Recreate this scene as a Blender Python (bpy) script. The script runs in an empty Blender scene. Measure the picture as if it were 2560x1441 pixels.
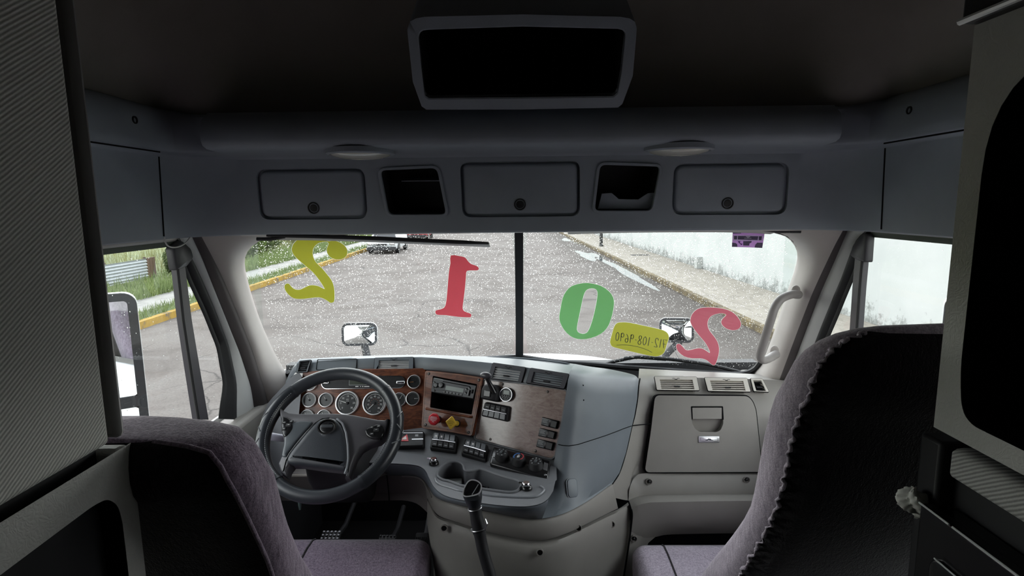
import bpy, bmesh, math, random
from mathutils import Vector as V, Matrix
R=random.Random(7)
C=bpy.context.scene.collection
# ------------------------------------------------------------------ camera
F=1422.2; CX,CY=1280.0,720.5; CAM=V((0,0,2.75))
VPX,VPY=1298.0,511.0; ROLL=math.radians(0.6)
_a=V(((VPX-CX)/F,-(VPY-CY)/F,-1)).normalized()
_h=V((math.cos(ROLL),math.sin(ROLL),0))
_u=_h.cross(_a)
if _u.y<0:_u=-_u
_u.normalize(); _x=_a.cross(_u).normalized()
M3=Matrix((( _x.x,_a.x,_u.x),(_x.y,_a.y,_u.y),(_x.z,_a.z,_u.z)))   # world -> camera
CW=M3.transposed()
cd=bpy.data.cameras.new('camera'); cam=bpy.data.objects.new('camera',cd); C.objects.link(cam)
cd.sensor_width=36; cd.lens=36*F/2560; cd.clip_start=.01; cd.clip_end=300
cam.matrix_world=Matrix.Translation(CAM)@CW.to_4x4()
bpy.context.scene.camera=cam
def ray(px,py): return CW@V(((px-CX)/F,-(py-CY)/F,-1))
def U(px,py,Y): d=ray(px,py); return CAM+d*(Y/d.y)
def UX(px,py,X): d=ray(px,py); return CAM+d*(X/d.x)
def UZ(px,py,Z): d=ray(px,py); return CAM+d*((Z-CAM.z)/d.z)
def UP(px,py,o,n): d=ray(px,py); return CAM+d*((o-CAM).dot(n)/d.dot(n))
def zm(x0,y0,k): return lambda pts:[(x0+x*k,y0+y*k) for x,y in pts]
def SX(pts): return [V((-p.x,p.y,p.z)) for p in pts]
# ------------------------------------------------------------------ local frames
class Fr:
    """a plane with its own u (to the right), v (up) and n (towards the viewer)"""
    def __init__(s,TL,TR,BL):
        s.o=(TR+BL)/2; s.u=(TR-TL).normalized(); d=(TL-BL)
        s.v=(d-s.u*d.dot(s.u)).normalized(); s.n=s.u.cross(s.v).normalized()
    def uv(s,px,py):
        p=UP(px,py,s.o,s.n)-s.o; return (p.dot(s.u),p.dot(s.v))
    def uvs(s,pts): return [s.uv(*p) for p in pts]
    def P(s,u,v,w=0): return s.o+s.u*u+s.v*v+s.n*w
    def px(s,x,y,w=0): return s.P(*s.uv(x,y),w)
    def shift(s,w):
        f=Fr.__new__(Fr); f.o=s.o+s.n*w; f.u,f.v,f.n=s.u,s.v,s.n; return f
    def at(s,u,v,w=0,rot=0):
        f=Fr.__new__(Fr); f.o=s.P(u,v,w); c,q=math.cos(rot),math.sin(rot)
        f.u=s.u*c+s.v*q; f.v=s.v*c-s.u*q; f.n=s.n; return f
def frame(o,u,v):
    f=Fr.__new__(Fr); f.o=V(o); f.u=V(u).normalized(); v=V(v); f.v=(v-f.u*v.dot(f.u)).normalized(); f.n=f.u.cross(f.v); return f
def rrect(u0,v0,u1,v1,r,n=5):
    r=min(r,abs(u1-u0)/2*.999,abs(v1-v0)/2*.999); out=[]
    for cx,cy,a0 in ((u1-r,v1-r,0),(u0+r,v1-r,90),(u0+r,v0+r,180),(u1-r,v0+r,270)):
        for i in range(n+1):
            a=math.radians(a0+90*i/n); out.append((cx+r*math.cos(a),cy+r*math.sin(a)))
    return out
def rpoly(pts,r,n=4):
    """round the corners of a polygon"""
    out=[]; m=len(pts)
    for i in range(m):
        p=V(pts[i]).to_2d(); a=V(pts[i-1]).to_2d(); b=V(pts[(i+1)%m]).to_2d()
        la,lb=(a-p).length,(b-p).length; k=min(r,la*.45,lb*.45)
        s=p+(a-p).normalized()*k; e=p+(b-p).normalized()*k
        for j in range(n+1):
            t=j/n; q=s*(1-t)**2+p*2*t*(1-t)+e*t*t; out.append((q.x,q.y))
    return out
def circ(cx,cy,r,n=28,ry=None):
    ry=r if ry is None else ry
    return [(cx+r*math.cos(2*math.pi*i/n),cy+ry*math.sin(2*math.pi*i/n)) for i in range(n)]
def area(p): return sum(p[i-1][0]*p[i][1]-p[i][0]*p[i-1][1] for i in range(len(p)))/2
def ccw(p): return p if area(p)>0 else p[::-1]
def smooth_closed(pts,n=4):
    out=[]; m=len(pts)
    for i in range(m):
        p0,p1,p2,p3=[V(pts[(i+k)%m]).to_2d() for k in (-1,0,1,2)]
        for j in range(n):
            t=j/n
            q=.5*((2*p1)+(p2-p0)*t+(2*p0-5*p1+4*p2-p3)*t*t+(3*p1-p0-3*p2+p3)*t**3); out.append((q.x,q.y))
    return out
def spline(pts,n=6):
    pts=[V(p) for p in pts]; out=[]
    for i in range(len(pts)-1):
        p1,p2=pts[i],pts[i+1]; p0=pts[i-1] if i else p1*2-p2; p3=pts[i+2] if i+2<len(pts) else p2*2-p1
        for j in range(n):
            t=j/n; out.append(.5*((2*p1)+(p2-p0)*t+(2*p0-5*p1+4*p2-p3)*t*t+(3*p1-p0-3*p2+p3)*t**3))
    out.append(pts[-1]); return out
def resample(pts,n):
    pts=[V(p) for p in pts]; L=[0]
    for i in range(1,len(pts)): L.append(L[-1]+(pts[i]-pts[i-1]).length)
    out=[]; k=0
    for i in range(n):
        t=L[-1]*i/(n-1)
        while k<len(pts)-2 and L[k+1]<t: k+=1
        s=(t-L[k])/max(1e-9,L[k+1]-L[k]); out.append(pts[k].lerp(pts[k+1],min(1,max(0,s))))
    return out
# ------------------------------------------------------------------ mesh builder
class B:
    def __init__(s): s.v=[]; s.f=[]
    def add(s,vs,fs):
        k=len(s.v); s.v+= [V(p) for p in vs]; s.f+=[tuple(i+k for i in f) for f in fs]; return s
    def grid(s,rows,closed=False):
        n=len(rows[0]); vs=[p for r in rows for p in r]; fs=[]
        for i in range(len(rows)-1):
            for j in range(n if closed else n-1):
                k=(j+1)%n; fs.append((i*n+j,i*n+k,(i+1)*n+k,(i+1)*n+j))
        return s.add(vs,fs)
    def box(s,c,size,f=None):
        c=V(c); a,b,d=[x/2 for x in size]
        ax=(V((1,0,0)),V((0,1,0)),V((0,0,1))) if f is None else (f.u,f.v,f.n)
        if f is not None: c=f.P(*c)
        vs=[c+ax[0]*x*a+ax[1]*y*b+ax[2]*z*d for x in (-1,1) for y in (-1,1) for z in (-1,1)]
        return s.add(vs,[(0,1,3,2),(4,6,7,5),(0,4,5,1),(2,3,7,6),(0,2,6,4),(1,5,7,3)])
    def hexa(s,a,b):
        """two matching quads (4 points each) joined"""
        return s.add(list(a)+list(b),[(3,2,1,0),(4,5,6,7)]+[(i,(i+1)%4,4+(i+1)%4,4+i) for i in range(4)])
    def prism(s,poly,f,w0=0,w1=.005,cap0=True):
        poly=ccw(poly); n=len(poly)
        vs=[f.P(u,v,w0) for u,v in poly]+[f.P(u,v,w1) for u,v in poly]
        fs=[tuple(range(n,2*n))]+[(i,(i+1)%n,n+(i+1)%n,n+i) for i in range(n)]
        if cap0: fs.append(tuple(range(n-1,-1,-1)))
        return s.add(vs,fs)
    def dome(s,poly,f,w0,w1,ins,steps=3):
        """a plate with a rounded shoulder"""
        poly=ccw(poly); n=len(poly); cu=sum(p[0] for p in poly)/n; cv=sum(p[1] for p in poly)/n
        def inset(d):
            out=[]
            for i in range(n):
                a=V(poly[i-1]).to_2d(); p=V(poly[i]).to_2d(); b=V(poly[(i+1)%n]).to_2d()
                e=(b-a); 
                if e.length<1e-9: out.append((p.x,p.y)); continue
                e.normalize(); q=p+V((-e.y,e.x)).to_2d()*d; out.append((q.x,q.y))
            return out
        rows=[[f.P(u,v,w0) for u,v in poly]]
        for k in range(steps+1):
            a=math.pi/2*k/steps; q=inset(ins*(1-math.cos(a))); rows.append([f.P(u,v,w0+(w1-w0)*(.45+.55*math.sin(a))) for u,v in q])
        s.grid(rows,True); k=len(s.v); s.f.append(tuple(range(k-n,k))); return s
    def ring(s,po,pi,f,w0,w1):
        n=len(po); po=ccw(po); pi=ccw(pi)
        rows=[[f.P(u,v,w) for u,v in p] for p,w in ((pi,w0),(po,w0),(po,w1),(pi,w1),(pi,w0))]
        return s.grid(rows[::-1],True) if False else s.grid(rows,True)
    def plate(s,outer,holes,f,w=0,depth=0):
        """flat plate with holes; depth<0 adds the hole walls"""
        from mathutils.geometry import tessellate_polygon
        lps=[[V((u,v,0)) for u,v in lp] for lp in [outer]+list(holes)]
        flatp=[p for lp in lps for p in lp]
        vs=[f.P(p.x,p.y,w) for p in flatp]; fs=[]
        for t in tessellate_polygon(lps):
            a=area([(flatp[i].x,flatp[i].y) for i in t])
            if abs(a)>1e-12: fs.append(tuple(t) if a>0 else tuple(t[::-1]))
        s.add(vs,fs)
        if depth:
            for h in holes:
                h=ccw(h); s.grid([[f.P(u,v,w) for u,v in h],[f.P(u,v,w+depth) for u,v in h]],True)
        return s
    def tube(s,path,r,n=10,caps=True,closed=False,flat=None):
        path=[V(p) for p in path]; m=len(path); rs=r if isinstance(r,(list,tuple)) else [r]*m
        rows=[]; up=None
        for i in range(m):
            t=(path[(i+1)%m]-path[i-1]) if closed else (path[min(i+1,m-1)]-path[max(i-1,0)])
            t.normalize()
            if up is None: up=t.orthogonal().normalized()
            up=(up-t*up.dot(t)).normalized(); w=t.cross(up)
            rows.append([path[i]+(up*math.cos(2*math.pi*k/n)+w*math.sin(2*math.pi*k/n))*rs[i] for k in range(n)])
        if closed: rows.append(rows[0])
        s.grid(rows,True)
        if caps and not closed:
            k=len(s.v); s.f.append(tuple(range(k-n,k))); k0=k-n*m; s.f.append(tuple(range(k0+n-1,k0-1,-1)))
        return s
    def lathe(s,prof,f,n=24,cap=True):
        """profile of (radius, height along n)"""
        rows=[[f.P(r*math.cos(2*math.pi*k/n),r*math.sin(2*math.pi*k/n),w) for k in range(n)] for r,w in prof]
        s.grid(rows,True); k=len(s.v)
        if cap:
            s.f.append(tuple(range(k-n,k)))
        return s
    def ball(s,c,r,n=10,m=6,f=None):
        c=V(c); rx,ry,rz=(r,r,r) if not isinstance(r,(tuple,list)) else r
        ax=(V((1,0,0)),V((0,1,0)),V((0,0,1))) if f is None else (f.u,f.v,f.n)
        rows=[]
        for i in range(m+1):
            a=-math.pi/2+math.pi*i/m
            rows.append([c+ax[0]*rx*math.cos(a)*math.cos(2*math.pi*k/n)+ax[1]*ry*math.cos(a)*math.sin(2*math.pi*k/n)+ax[2]*rz*math.sin(a) for k in range(n)])
        return s.grid(rows,True)
    def slab(s,rows,th,n):
        """a sheet of rows given thickness th along direction n"""
        n=V(n); a=rows; b=[[p+n*th for p in r] for r in rows]
        s.grid(a); s.grid([r[::-1] for r in b])
        m=len(a); w=len(a[0])
        rim=[(i,0) for i in range(m)]+[(m-1,j) for j in range(1,w)]+[(i,w-1) for i in range(m-2,-1,-1)]+[(0,j) for j in range(w-2,0,-1)]
        s.grid([[a[i][j] for i,j in rim],[b[i][j] for i,j in rim]],True); return s
    def text(s,txt,f,h,w=.0004,rot=0,mirror=False,align='CENTER'):
        cu=bpy.data.curves.new('lettering','FONT'); cu.body=txt; cu.size=1; cu.align_x=align; cu.align_y='CENTER'; cu.resolution_u=2
        o=bpy.data.objects.new('lettering',cu); me=o.to_mesh()
        c,q=math.cos(rot),math.sin(rot); vs=[]
        for v in me.vertices:
            x,y=v.co.x*h*(-1 if mirror else 1),v.co.y*h; vs.append(f.P(x*c-y*q,x*q+y*c,w))
        fs=[tuple(p.vertices) for p in me.polygons]
        s.add(vs,fs); o.to_mesh_clear(); bpy.data.objects.remove(o); bpy.data.curves.remove(cu); return s
    def stroke(s,pts,f,wd,w=.0003):
        """a pen line lying on a plane"""
        pts=[V(p).to_2d() for p in pts]; L=[];Rr=[]
        for i,p in enumerate(pts):
            t=pts[min(i+1,len(pts)-1)]-pts[max(i-1,0)]
            t=t.normalized() if t.length>1e-9 else V((1,0)).to_2d(); nn=V((-t.y,t.x)).to_2d()*wd/2
            L.append(f.P(*(p+nn),w)); Rr.append(f.P(*(p-nn),w))
        return s.grid([L,Rr])
    def obj(s,name,mat,parent=None,smooth=40,bevel=0,sub=0,solid=0,segs=2,merge=True,off=0,**props):
        me=bpy.data.meshes.new(name)
        me.from_pydata([tuple(v) for v in s.v],[],s.f); 
        bm=bmesh.new(); bm.from_mesh(me)
        if merge: bmesh.ops.remove_doubles(bm,verts=bm.verts,dist=1e-5)
        if smooth is not None or bevel: bmesh.ops.recalc_face_normals(bm,faces=bm.faces)
        bm.to_mesh(me); bm.free()
        if smooth is not None:
            for p in me.polygons: p.use_smooth=True
            me.set_sharp_from_angle(angle=math.radians(smooth))
        o=bpy.data.objects.new(name,me); C.objects.link(o); me.materials.append(mat)
        if parent is not None:
            o.parent=parent
            w=V((0,0,0)); q=parent
            while q is not None: w=w+q.location; q=q.parent
            o.location=-w
        if solid:
            m=o.modifiers.new('solid','SOLIDIFY'); m.thickness=solid; m.offset=off
        if bevel:
            m=o.modifiers.new('bevel','BEVEL'); m.width=bevel; m.segments=segs; m.limit_method='ANGLE'; m.angle_limit=math.radians(35)
        if sub:
            m=o.modifiers.new('sub','SUBSURF'); m.levels=m.render_levels=sub
        for k,v in props.items(): o[k]=v
        return o
def bvh(b):
    from mathutils.bvhtree import BVHTree
    return BVHTree.FromPolygons([tuple(v) for v in b.v],b.f)
def hit(t,px,py,lift=0):
    d=ray(px,py).normalized(); p,n,_,_=t.ray_cast(CAM,d)
    if p is None: p,n,_,_=t.find_nearest(CAM+d*1.9)
    return p-d*lift
def hitfr(t,TL,TR,BL,lift=0): return Fr(hit(t,*TL,lift),hit(t,*TR,lift),hit(t,*BL,lift))
def thing(name,label,cat,loc=(0,0,0),group=None,kind=None):
    o=bpy.data.objects.new(name,None); o.empty_display_size=.1; C.objects.link(o); o.location=loc
    return tag(o,label,cat,group,kind)
def tag(o,label,cat,group=None,kind=None):
    o['label']=label; o['category']=cat
    if group:o['group']=group
    if kind:o['kind']=kind
    return o
# ------------------------------------------------------------------ materials
def lin(c): return tuple(((x/255)/12.92 if x/255<=.04045 else ((x/255+.055)/1.055)**2.4) for x in c)
KC=1.0
def col(c): return (*[max(0,x)*KC for x in c],1)
class Mt:
    def __init__(s,name):
        s.m=bpy.data.materials.new(name); s.m.use_nodes=True; s.t=s.m.node_tree; s.t.nodes.clear()
        s.out=s.n('ShaderNodeOutputMaterial')
    def n(s,kind,**kw):
        nd=s.t.nodes.new(kind)
        for k,v in kw.items():
            if hasattr(nd,k): setattr(nd,k,v)
            else: nd.inputs[k.replace('_',' ')].default_value=v
        return nd
    def l(s,a,b): s.t.links.new(a,b)
    def coord(s,kind='Object',scale=(1,1,1),rot=(0,0,0)):
        c=s.n('ShaderNodeTexCoord'); m=s.n('ShaderNodeMapping'); m.inputs['Scale'].default_value=scale; m.inputs['Rotation'].default_value=rot
        s.l(c.outputs[kind],m.inputs['Vector']); return m.outputs[0]
    def noise(s,vec,scale,detail=4,rough=.55,dist=0):
        n=s.n('ShaderNodeTexNoise'); n.inputs['Scale'].default_value=scale; n.inputs['Detail'].default_value=detail; n.inputs['Roughness'].default_value=rough; n.inputs['Distortion'].default_value=dist
        s.l(vec,n.inputs['Vector']); return n.outputs['Fac']
    def ramp(s,fac,stops,interp='LINEAR'):
        r=s.n('ShaderNodeValToRGB'); r.color_ramp.interpolation=interp; e=r.color_ramp.elements
        while len(e)<len(stops): e.new(.5)
        for k,(p,c) in enumerate(stops): e[k].position=p; e[k].color=col(c) if not isinstance(c,(int,float)) else (c,c,c,1)
        s.l(fac,r.inputs['Fac']); return r.outputs['Color']
    def mix(s,fac,a,b,blend='MIX'):
        m=s.n('ShaderNodeMix',data_type='RGBA',blend_type=blend)
        for v,i in ((fac,0),(a,6),(b,7)):
            if isinstance(v,(int,float)): m.inputs[i].default_value=v if i==0 else (v,v,v,1)
            elif isinstance(v,tuple): m.inputs[i].default_value=col(v)
            else: s.l(v,m.inputs[i])
        return m.outputs[2]
    def math(s,op,a,b=0,c=0,clamp=False):
        m=s.n('ShaderNodeMath',operation=op,use_clamp=clamp)
        for i,v in enumerate((a,b,c)):
            if isinstance(v,(int,float)): m.inputs[i].default_value=v
            else: s.l(v,m.inputs[i])
        return m.outputs[0]
    def bump(s,h,strength=.2,dist=.002):
        b=s.n('ShaderNodeBump'); b.inputs['Strength'].default_value=strength; b.inputs['Distance'].default_value=dist; s.l(h,b.inputs['Height']); return b.outputs[0]
    def pbr(s,color,rough=.5,metal=0,normal=None,spec=.5,coat=0,coat_rough=.05,sheen=0):
        p=s.n('ShaderNodeBsdfPrincipled')
        for v,k in ((color,'Base Color'),(rough,'Roughness'),(normal,'Normal')):
            if v is None: continue
            if isinstance(v,tuple): p.inputs[k].default_value=col(v)
            elif isinstance(v,(int,float)): p.inputs[k].default_value=v
            else: s.l(v,p.inputs[k])
        p.inputs['Metallic'].default_value=metal; p.inputs['Specular IOR Level'].default_value=spec
        p.inputs['Coat Weight'].default_value=coat; p.inputs['Coat Roughness'].default_value=coat_rough; p.inputs['Sheen Weight'].default_value=sheen
        s.l(p.outputs[0],s.out.inputs[0]); s.p=p; return s.m
def plastic(name,c,rough=.5,grain=900,gs=.15,spec=.35,var=.06):
    m=Mt(name); v=m.coord(); n=m.noise(v,grain,3); k=m.noise(v,9,3)
    cc=m.mix(m.math('MULTIPLY',k,.9),tuple(x*(1-var*2) for x in c),tuple(x*(1+var*2) for x in c))
    return m.pbr(cc,rough,0,m.bump(n,gs,.0006),spec)
def flat(name,c,rough=.5,metal=0,spec=.4,coat=0): return Mt(name).pbr(c,rough,metal,None,spec,coat)
def emit(name,c,s):
    m=Mt(name); e=m.n('ShaderNodeEmission'); e.inputs[0].default_value=col(c); e.inputs[1].default_value=s; m.l(e.outputs[0],m.out.inputs[0]); return m.m
NDROP=8000; SKY=2.4; EXPO=1.1
# ------------------------------------------------------------------ the materials of the cab
BLUE=plastic('blue_grey_plastic',(.150,.170,.190),.42,1100,.2)
BLUE_D=plastic('charcoal_switch_trim',(.16,.165,.178),.5,900,.25)
HEAD=plastic('overhead_grey_moulding',(.26,.288,.32),.6,700,.3)
HEADLINER=plastic('brown_grey_headliner',(.30,.28,.25),.95,500,.4,.1)
BEIGE=plastic('warm_grey_plastic',(.255,.242,.223),.5,900,.2)
BEIGE_L=plastic('pale_pillar_trim',(.42,.388,.365),.5,900,.15)
TAUPE=plastic('taupe_door_seal',(.085,.075,.075),.7,600,.2)
RUBBER=flat('black_rubber',(.012,.012,.013),.55)
BLACK=flat('black_gloss_plastic',(.010,.010,.011),.22,0,.5)
BLACKM=plastic('black_matt_plastic',(.016,.016,.018),.55,900,.2)
VOID=flat('recess_shade_and_joints',(.006,.006,.007),.9,0,.1)  # near-black stands in for shade inside recesses; also dark joints and gaps
CHROME=flat('chrome',(.82,.82,.84),.14,1)
BEZEL=flat('satin_chrome_bezel',(.80,.80,.82),.42,.75)
ALU=flat('brushed_silver',(.55,.55,.57),.32,1)
WHITE=flat('white_print',(.75,.75,.75),.6)
GREYP=flat('grey_print',(.3,.31,.32),.6)
KEY=flat('slate_switch_key',(.075,.085,.095),.3,0,.5)
LCD=flat('grey_green_display',(.21,.25,.23),.25,0,.5)
LCDD=flat('dark_green_display',(.05,.06,.045),.2,0,.5)
RED=flat('red_knob_plastic',(.62,.03,.045),.35)
YEL=flat('yellow_knob_plastic',(.75,.50,.06),.35)
ORANGE=flat('orange_needle',(.7,.25,.06),.5)
BLUEP=flat('blue_print',(.05,.2,.6),.5)
SCREW=flat('dark_steel_screw',(.10,.09,.085),.35,1)
LEATHER=plastic('black_leather',(.034,.038,.045),.38,420,.35,.5)
LEATHER_D=plastic('dark_leather_grip',(.022,.025,.03),.3,420,.35,.5)
HUB=plastic('charcoal_hub_plastic',(.095,.092,.10),.4,900,.2,.45)
LENS=Mt('clear_lamp_lens').pbr((.55,.55,.48),.25,0,None,.6,.5)
CARPET=plastic('black_floor_mat',(.012,.012,.012),.95,300,.6,.1)
WHITEP=flat('white_truck_paint',(.70,.72,.73),.25,0,.5,.5)
def _glass():
    m=Mt('window_glass'); t=m.n('ShaderNodeBsdfTransparent'); t.inputs[0].default_value=(.965,.985,.98,1)
    g=m.n('ShaderNodeBsdfGlossy'); g.inputs['Roughness'].default_value=.0; fr=m.n('ShaderNodeFresnel'); fr.inputs[0].default_value=1.4
    ge=m.n('ShaderNodeNewGeometry'); fc=m.math('MULTIPLY',fr.outputs[0],m.math('SUBTRACT',1,ge.outputs['Backfacing']))
    mx=m.n('ShaderNodeMixShader'); m.l(fc,mx.inputs[0]); m.l(t.outputs[0],mx.inputs[1]); m.l(g.outputs[0],mx.inputs[2]); m.l(mx.outputs[0],m.out.inputs[0]); return m.m
GLASS=_glass()
def _drop():
    m=Mt('rain_water'); g=m.n('ShaderNodeBsdfGlass'); g.inputs['IOR'].default_value=1.33; g.inputs['Roughness'].default_value=.0
    m.l(g.outputs[0],m.out.inputs[0]); return m.m
WATER=_drop()
MIRROR=flat('mirror_glass',(.85,.88,.88),.02,1)
def _wood():
    m=Mt('burl_wood_veneer'); v=m.coord('Object',(1,1,1)); 
    v2=m.coord('Object',(5,5,26)); a=m.noise(v2,3.2,6,.62,1.6); b=m.noise(v,26,5,.6,.6)
    w=m.mix(.4,a,b); c=m.ramp(w,[(.30,(.030,.010,.005)),(.45,(.10,.030,.014)),(.57,(.19,.060,.027)),(.75,(.30,.11,.05))])
    return m.pbr(c,.4,0,None,.3,.22,.08)
WOOD=_wood()
def _burl():  # grey window reflection on the wood is mixed into these colours
    m=Mt('burl_veneer_grey_sheen'); v=m.coord('Object',(1,1,1)); v2=m.coord('Object',(4,4,20))
    a=m.noise(v2,4.5,7,.7,1.4); b=m.noise(m.coord('Object',(1,1,2)),16,7,.75,2.2); k=m.noise(v,4.0,3)
    c=m.ramp(m.mix(.6,a,b),[(.30,(.09,.040,.028)),(.43,(.19,.12,.098)),(.56,(.28,.21,.18)),(.74,(.36,.29,.255))])
    return m.pbr(c,.30,0,None,.4,.9,.12)
BURL=_burl()
def _velour(name,a,b,back=False):
    m=Mt(name); v=m.coord('Object',(1,1,1)); n=m.noise(v,330,2,.6); s=m.noise(m.coord('Object',(1,1,.25)),140,3,.6); k=m.noise(v,5,3)
    f=m.mix(.5,n,s); c=m.ramp(f,[(.33,a),(.68,b)])
    c=m.mix(m.math('MULTIPLY',k,.35),c,tuple(x*.7 for x in a))
    return m.pbr(c,.95,0,m.bump(f,.9,.003),.1,0,.05,.35)
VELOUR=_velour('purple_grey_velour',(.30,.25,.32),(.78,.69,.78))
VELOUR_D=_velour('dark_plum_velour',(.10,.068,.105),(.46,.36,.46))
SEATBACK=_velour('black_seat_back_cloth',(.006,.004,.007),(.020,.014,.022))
def _ribbed(name,a,b,rot,scale=190):
    m=Mt(name); v=m.coord('Object',(1,1,1),rot); w=m.n('ShaderNodeTexWave',wave_type='BANDS',bands_direction='Z'); w.inputs['Scale'].default_value=scale/6.283*2; w.inputs['Distortion'].default_value=.6; w.inputs['Detail'].default_value=1
    m.l(v,w.inputs['Vector']); n=m.noise(m.coord(),420,2); f=m.mix(.35,w.outputs['Fac'],n); c=m.ramp(f,[(.2,a),(.8,b)])
    return m.pbr(c,.9,0,m.bump(f,.5,.002),.15)
RIB=_ribbed('ribbed_wall_fabric',(.36,.355,.335),(.68,.67,.63),(math.radians(-35),0,0))
RIB2=_ribbed('ribbed_cabinet_fabric',(.26,.26,.25),(.52,.52,.50),(math.radians(35),0,0))
def _wrinkle(name,c):
    m=Mt(name); v=m.coord(); n=m.n('ShaderNodeTexVoronoi',feature='DISTANCE_TO_EDGE'); n.inputs['Scale'].default_value=85; q=m.n('ShaderNodeTexNoise'); q.inputs['Scale'].default_value=30; m.l(v,q.inputs['Vector'])
    ad=m.mix(.10,v,q.outputs['Color'],'ADD'); m.l(ad,n.inputs['Vector']); k=m.noise(v,160,3,.6,1)
    h=m.math('ADD',n.outputs['Distance'],m.math('MULTIPLY',k,.25)); cc=m.mix(m.noise(v,12,3),tuple(x*.85 for x in c),tuple(x*1.12 for x in c))
    return m.pbr(cc,.55,0,m.bump(h,.35,.003),.35)
WRINKLE=_wrinkle('grey_vinyl_trim',(.52,.515,.49))
def _vinyl(name,c,tr=.55):
    """a thin coloured film: light passes through it as well as bouncing off it"""
    m=Mt(name); d=m.n('ShaderNodeBsdfDiffuse'); d.inputs[0].default_value=col(c); t=m.n('ShaderNodeBsdfTranslucent'); t.inputs[0].default_value=col(c)
    mx=m.n('ShaderNodeMixShader'); mx.inputs[0].default_value=tr; m.l(d.outputs[0],mx.inputs[1]); m.l(t.outputs[0],mx.inputs[2]); m.l(mx.outputs[0],m.out.inputs[0]); return m.m
KC=.575   # outdoor light balance put into colour: every street tone scaled darker
# ------------------------------------------------------------------ the street
_d=ray(1256,511); _d.z=0; RD=_d.normalized(); RL=V((RD.y,-RD.x,0))
def S(s,t,z=0): return RD*s+RL*t+V((0,0,z))
def asphalt():
    m=Mt('worn_asphalt'); v=m.coord(); g=m.noise(v,26,5,.7); k=m.noise(v,.55,5,.6,.8); p=m.noise(m.coord('Object',(.25,1.2,1)),.8,4,.6)
    base=m.ramp(k,[(.3,(.165,.145,.132)),(.5,(.23,.206,.190)),(.72,(.27,.250,.232))])
    dk=m.ramp(p,[(.60,0),(.72,1)]); c=m.mix(m.math('MULTIPLY',dk,.5),base,(.085,.076,.075))
    c=m.mix(m.math('MULTIPLY',m.ramp(g,[(.35,1),(.55,0)]),.35),c,(.06,.058,.056))
    vo=m.n('ShaderNodeTexVoronoi',feature='DISTANCE_TO_EDGE'); vo.inputs['Scale'].default_value=.42
    wv=m.n('ShaderNodeTexNoise'); wv.inputs['Scale'].default_value=1.3; wv.inputs['Detail'].default_value=5; m.l(v,wv.inputs['Vector'])
    m.l(m.mix(.45,v,wv.outputs['Color'],'ADD'),vo.inputs['Vector'])
    cr=m.ramp(vo.outputs['Distance'],[(.0,1),(.010,.0)]); gate=m.ramp(m.noise(v,.35,2),[(.46,0),(.56,1)])
    c=m.mix(m.math('MULTIPLY',m.math('MULTIPLY',cr,gate),.62),c,(.035,.033,.034))
    # the gutter by the right-hand kerb is wet and dark
    sx=m.n('ShaderNodeSeparateXYZ'); m.l(m.coord('Object',(1,1,1),(0,0,0)),sx.inputs[0])
    lat=m.math('ADD',m.math('MULTIPLY',sx.outputs[0],RL.x),m.math('MULTIPLY',sx.outputs[1],RL.y))
    nz=m.math('MULTIPLY',m.math('SUBTRACT',m.noise(v,.8,4),.5),2.2)
    wet=m.ramp(m.math('ADD',lat,nz),[(0,0),(1,1)]); mr=m.n('ShaderNodeMapRange'); m.l(m.math('ADD',lat,nz),mr.inputs[0]); mr.inputs[1].default_value=3.1; mr.inputs[2].default_value=4.5
    c=m.mix(m.math('MULTIPLY',mr.outputs[0],.62),c,(.066,.056,.047))
    return m.pbr(c,m.math('SUBTRACT',.9,m.math('MULTIPLY',mr.outputs[0],.2)),0,m.bump(g,.5,.01),.06)
def concrete(name,a,b):
    m=Mt(name); v=m.coord(); k=m.noise(v,1.1,6,.65); st=m.noise(m.coord('Object',(3,.8,1)),2.2,5,.6,1); g=m.noise(v,40,4)
    c=m.ramp(m.mix(.5,k,st),[(.3,a),(.62,b)]); ln=m.ramp(st,[(.40,1),(.45,0)]); c=m.mix(m.math('MULTIPLY',ln,.25),c,tuple(x*.55 for x in a))
    return m.pbr(c,.9,0,m.bump(g,.3,.004),.2)
def paintkerb():
    m=Mt('worn_yellow_kerb'); v=m.coord(); k=m.noise(v,3.5,6,.7); c=m.ramp(k,[(.36,(.20,.175,.14)),(.46,(.42,.27,.06)),(.7,(.55,.36,.075))]); return m.pbr(c,.85,0,None,.2)
def oldkerb():
    m=Mt('bare_kerb_stone'); v=m.coord(); k=m.noise(v,3.0,6,.7); c=m.ramp(k,[(.36,(.115,.095,.07)),(.52,(.20,.16,.095)),(.72,(.28,.21,.10))]); return m.pbr(c,.85,0,None,.2)
def wallpaint():
    m=Mt('stained_white_wall'); v=m.coord(); sx=m.n('ShaderNodeSeparateXYZ'); m.l(v,sx.inputs[0]); z=sx.outputs[2]
    k=m.noise(v,1.6,7,.72); fine=m.noise(m.coord('Object',(1,1,.85)),7,8,.78,.2); w=m.noise(v,.7,3)
    h=m.n('ShaderNodeMapRange'); m.l(z,h.inputs[0]); h.inputs[1].default_value=.15; h.inputs[2].default_value=1.15; h.inputs[3].default_value=.19; h.inputs[4].default_value=-.10
    st=m.math('ADD',m.mix(.5,k,fine),h.outputs[0]); sm=m.ramp(st,[(.60,0),(.66,.55),(.74,1)])
    base=m.ramp(w,[(.3,(.58,.615,.60)),(.7,(.68,.70,.685))]); c=m.mix(m.math('MULTIPLY',sm,.72),base,(.085,.088,.075))
    return m.pbr(c,.9,0,m.bump(fine,.25,.01),.2)
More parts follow.
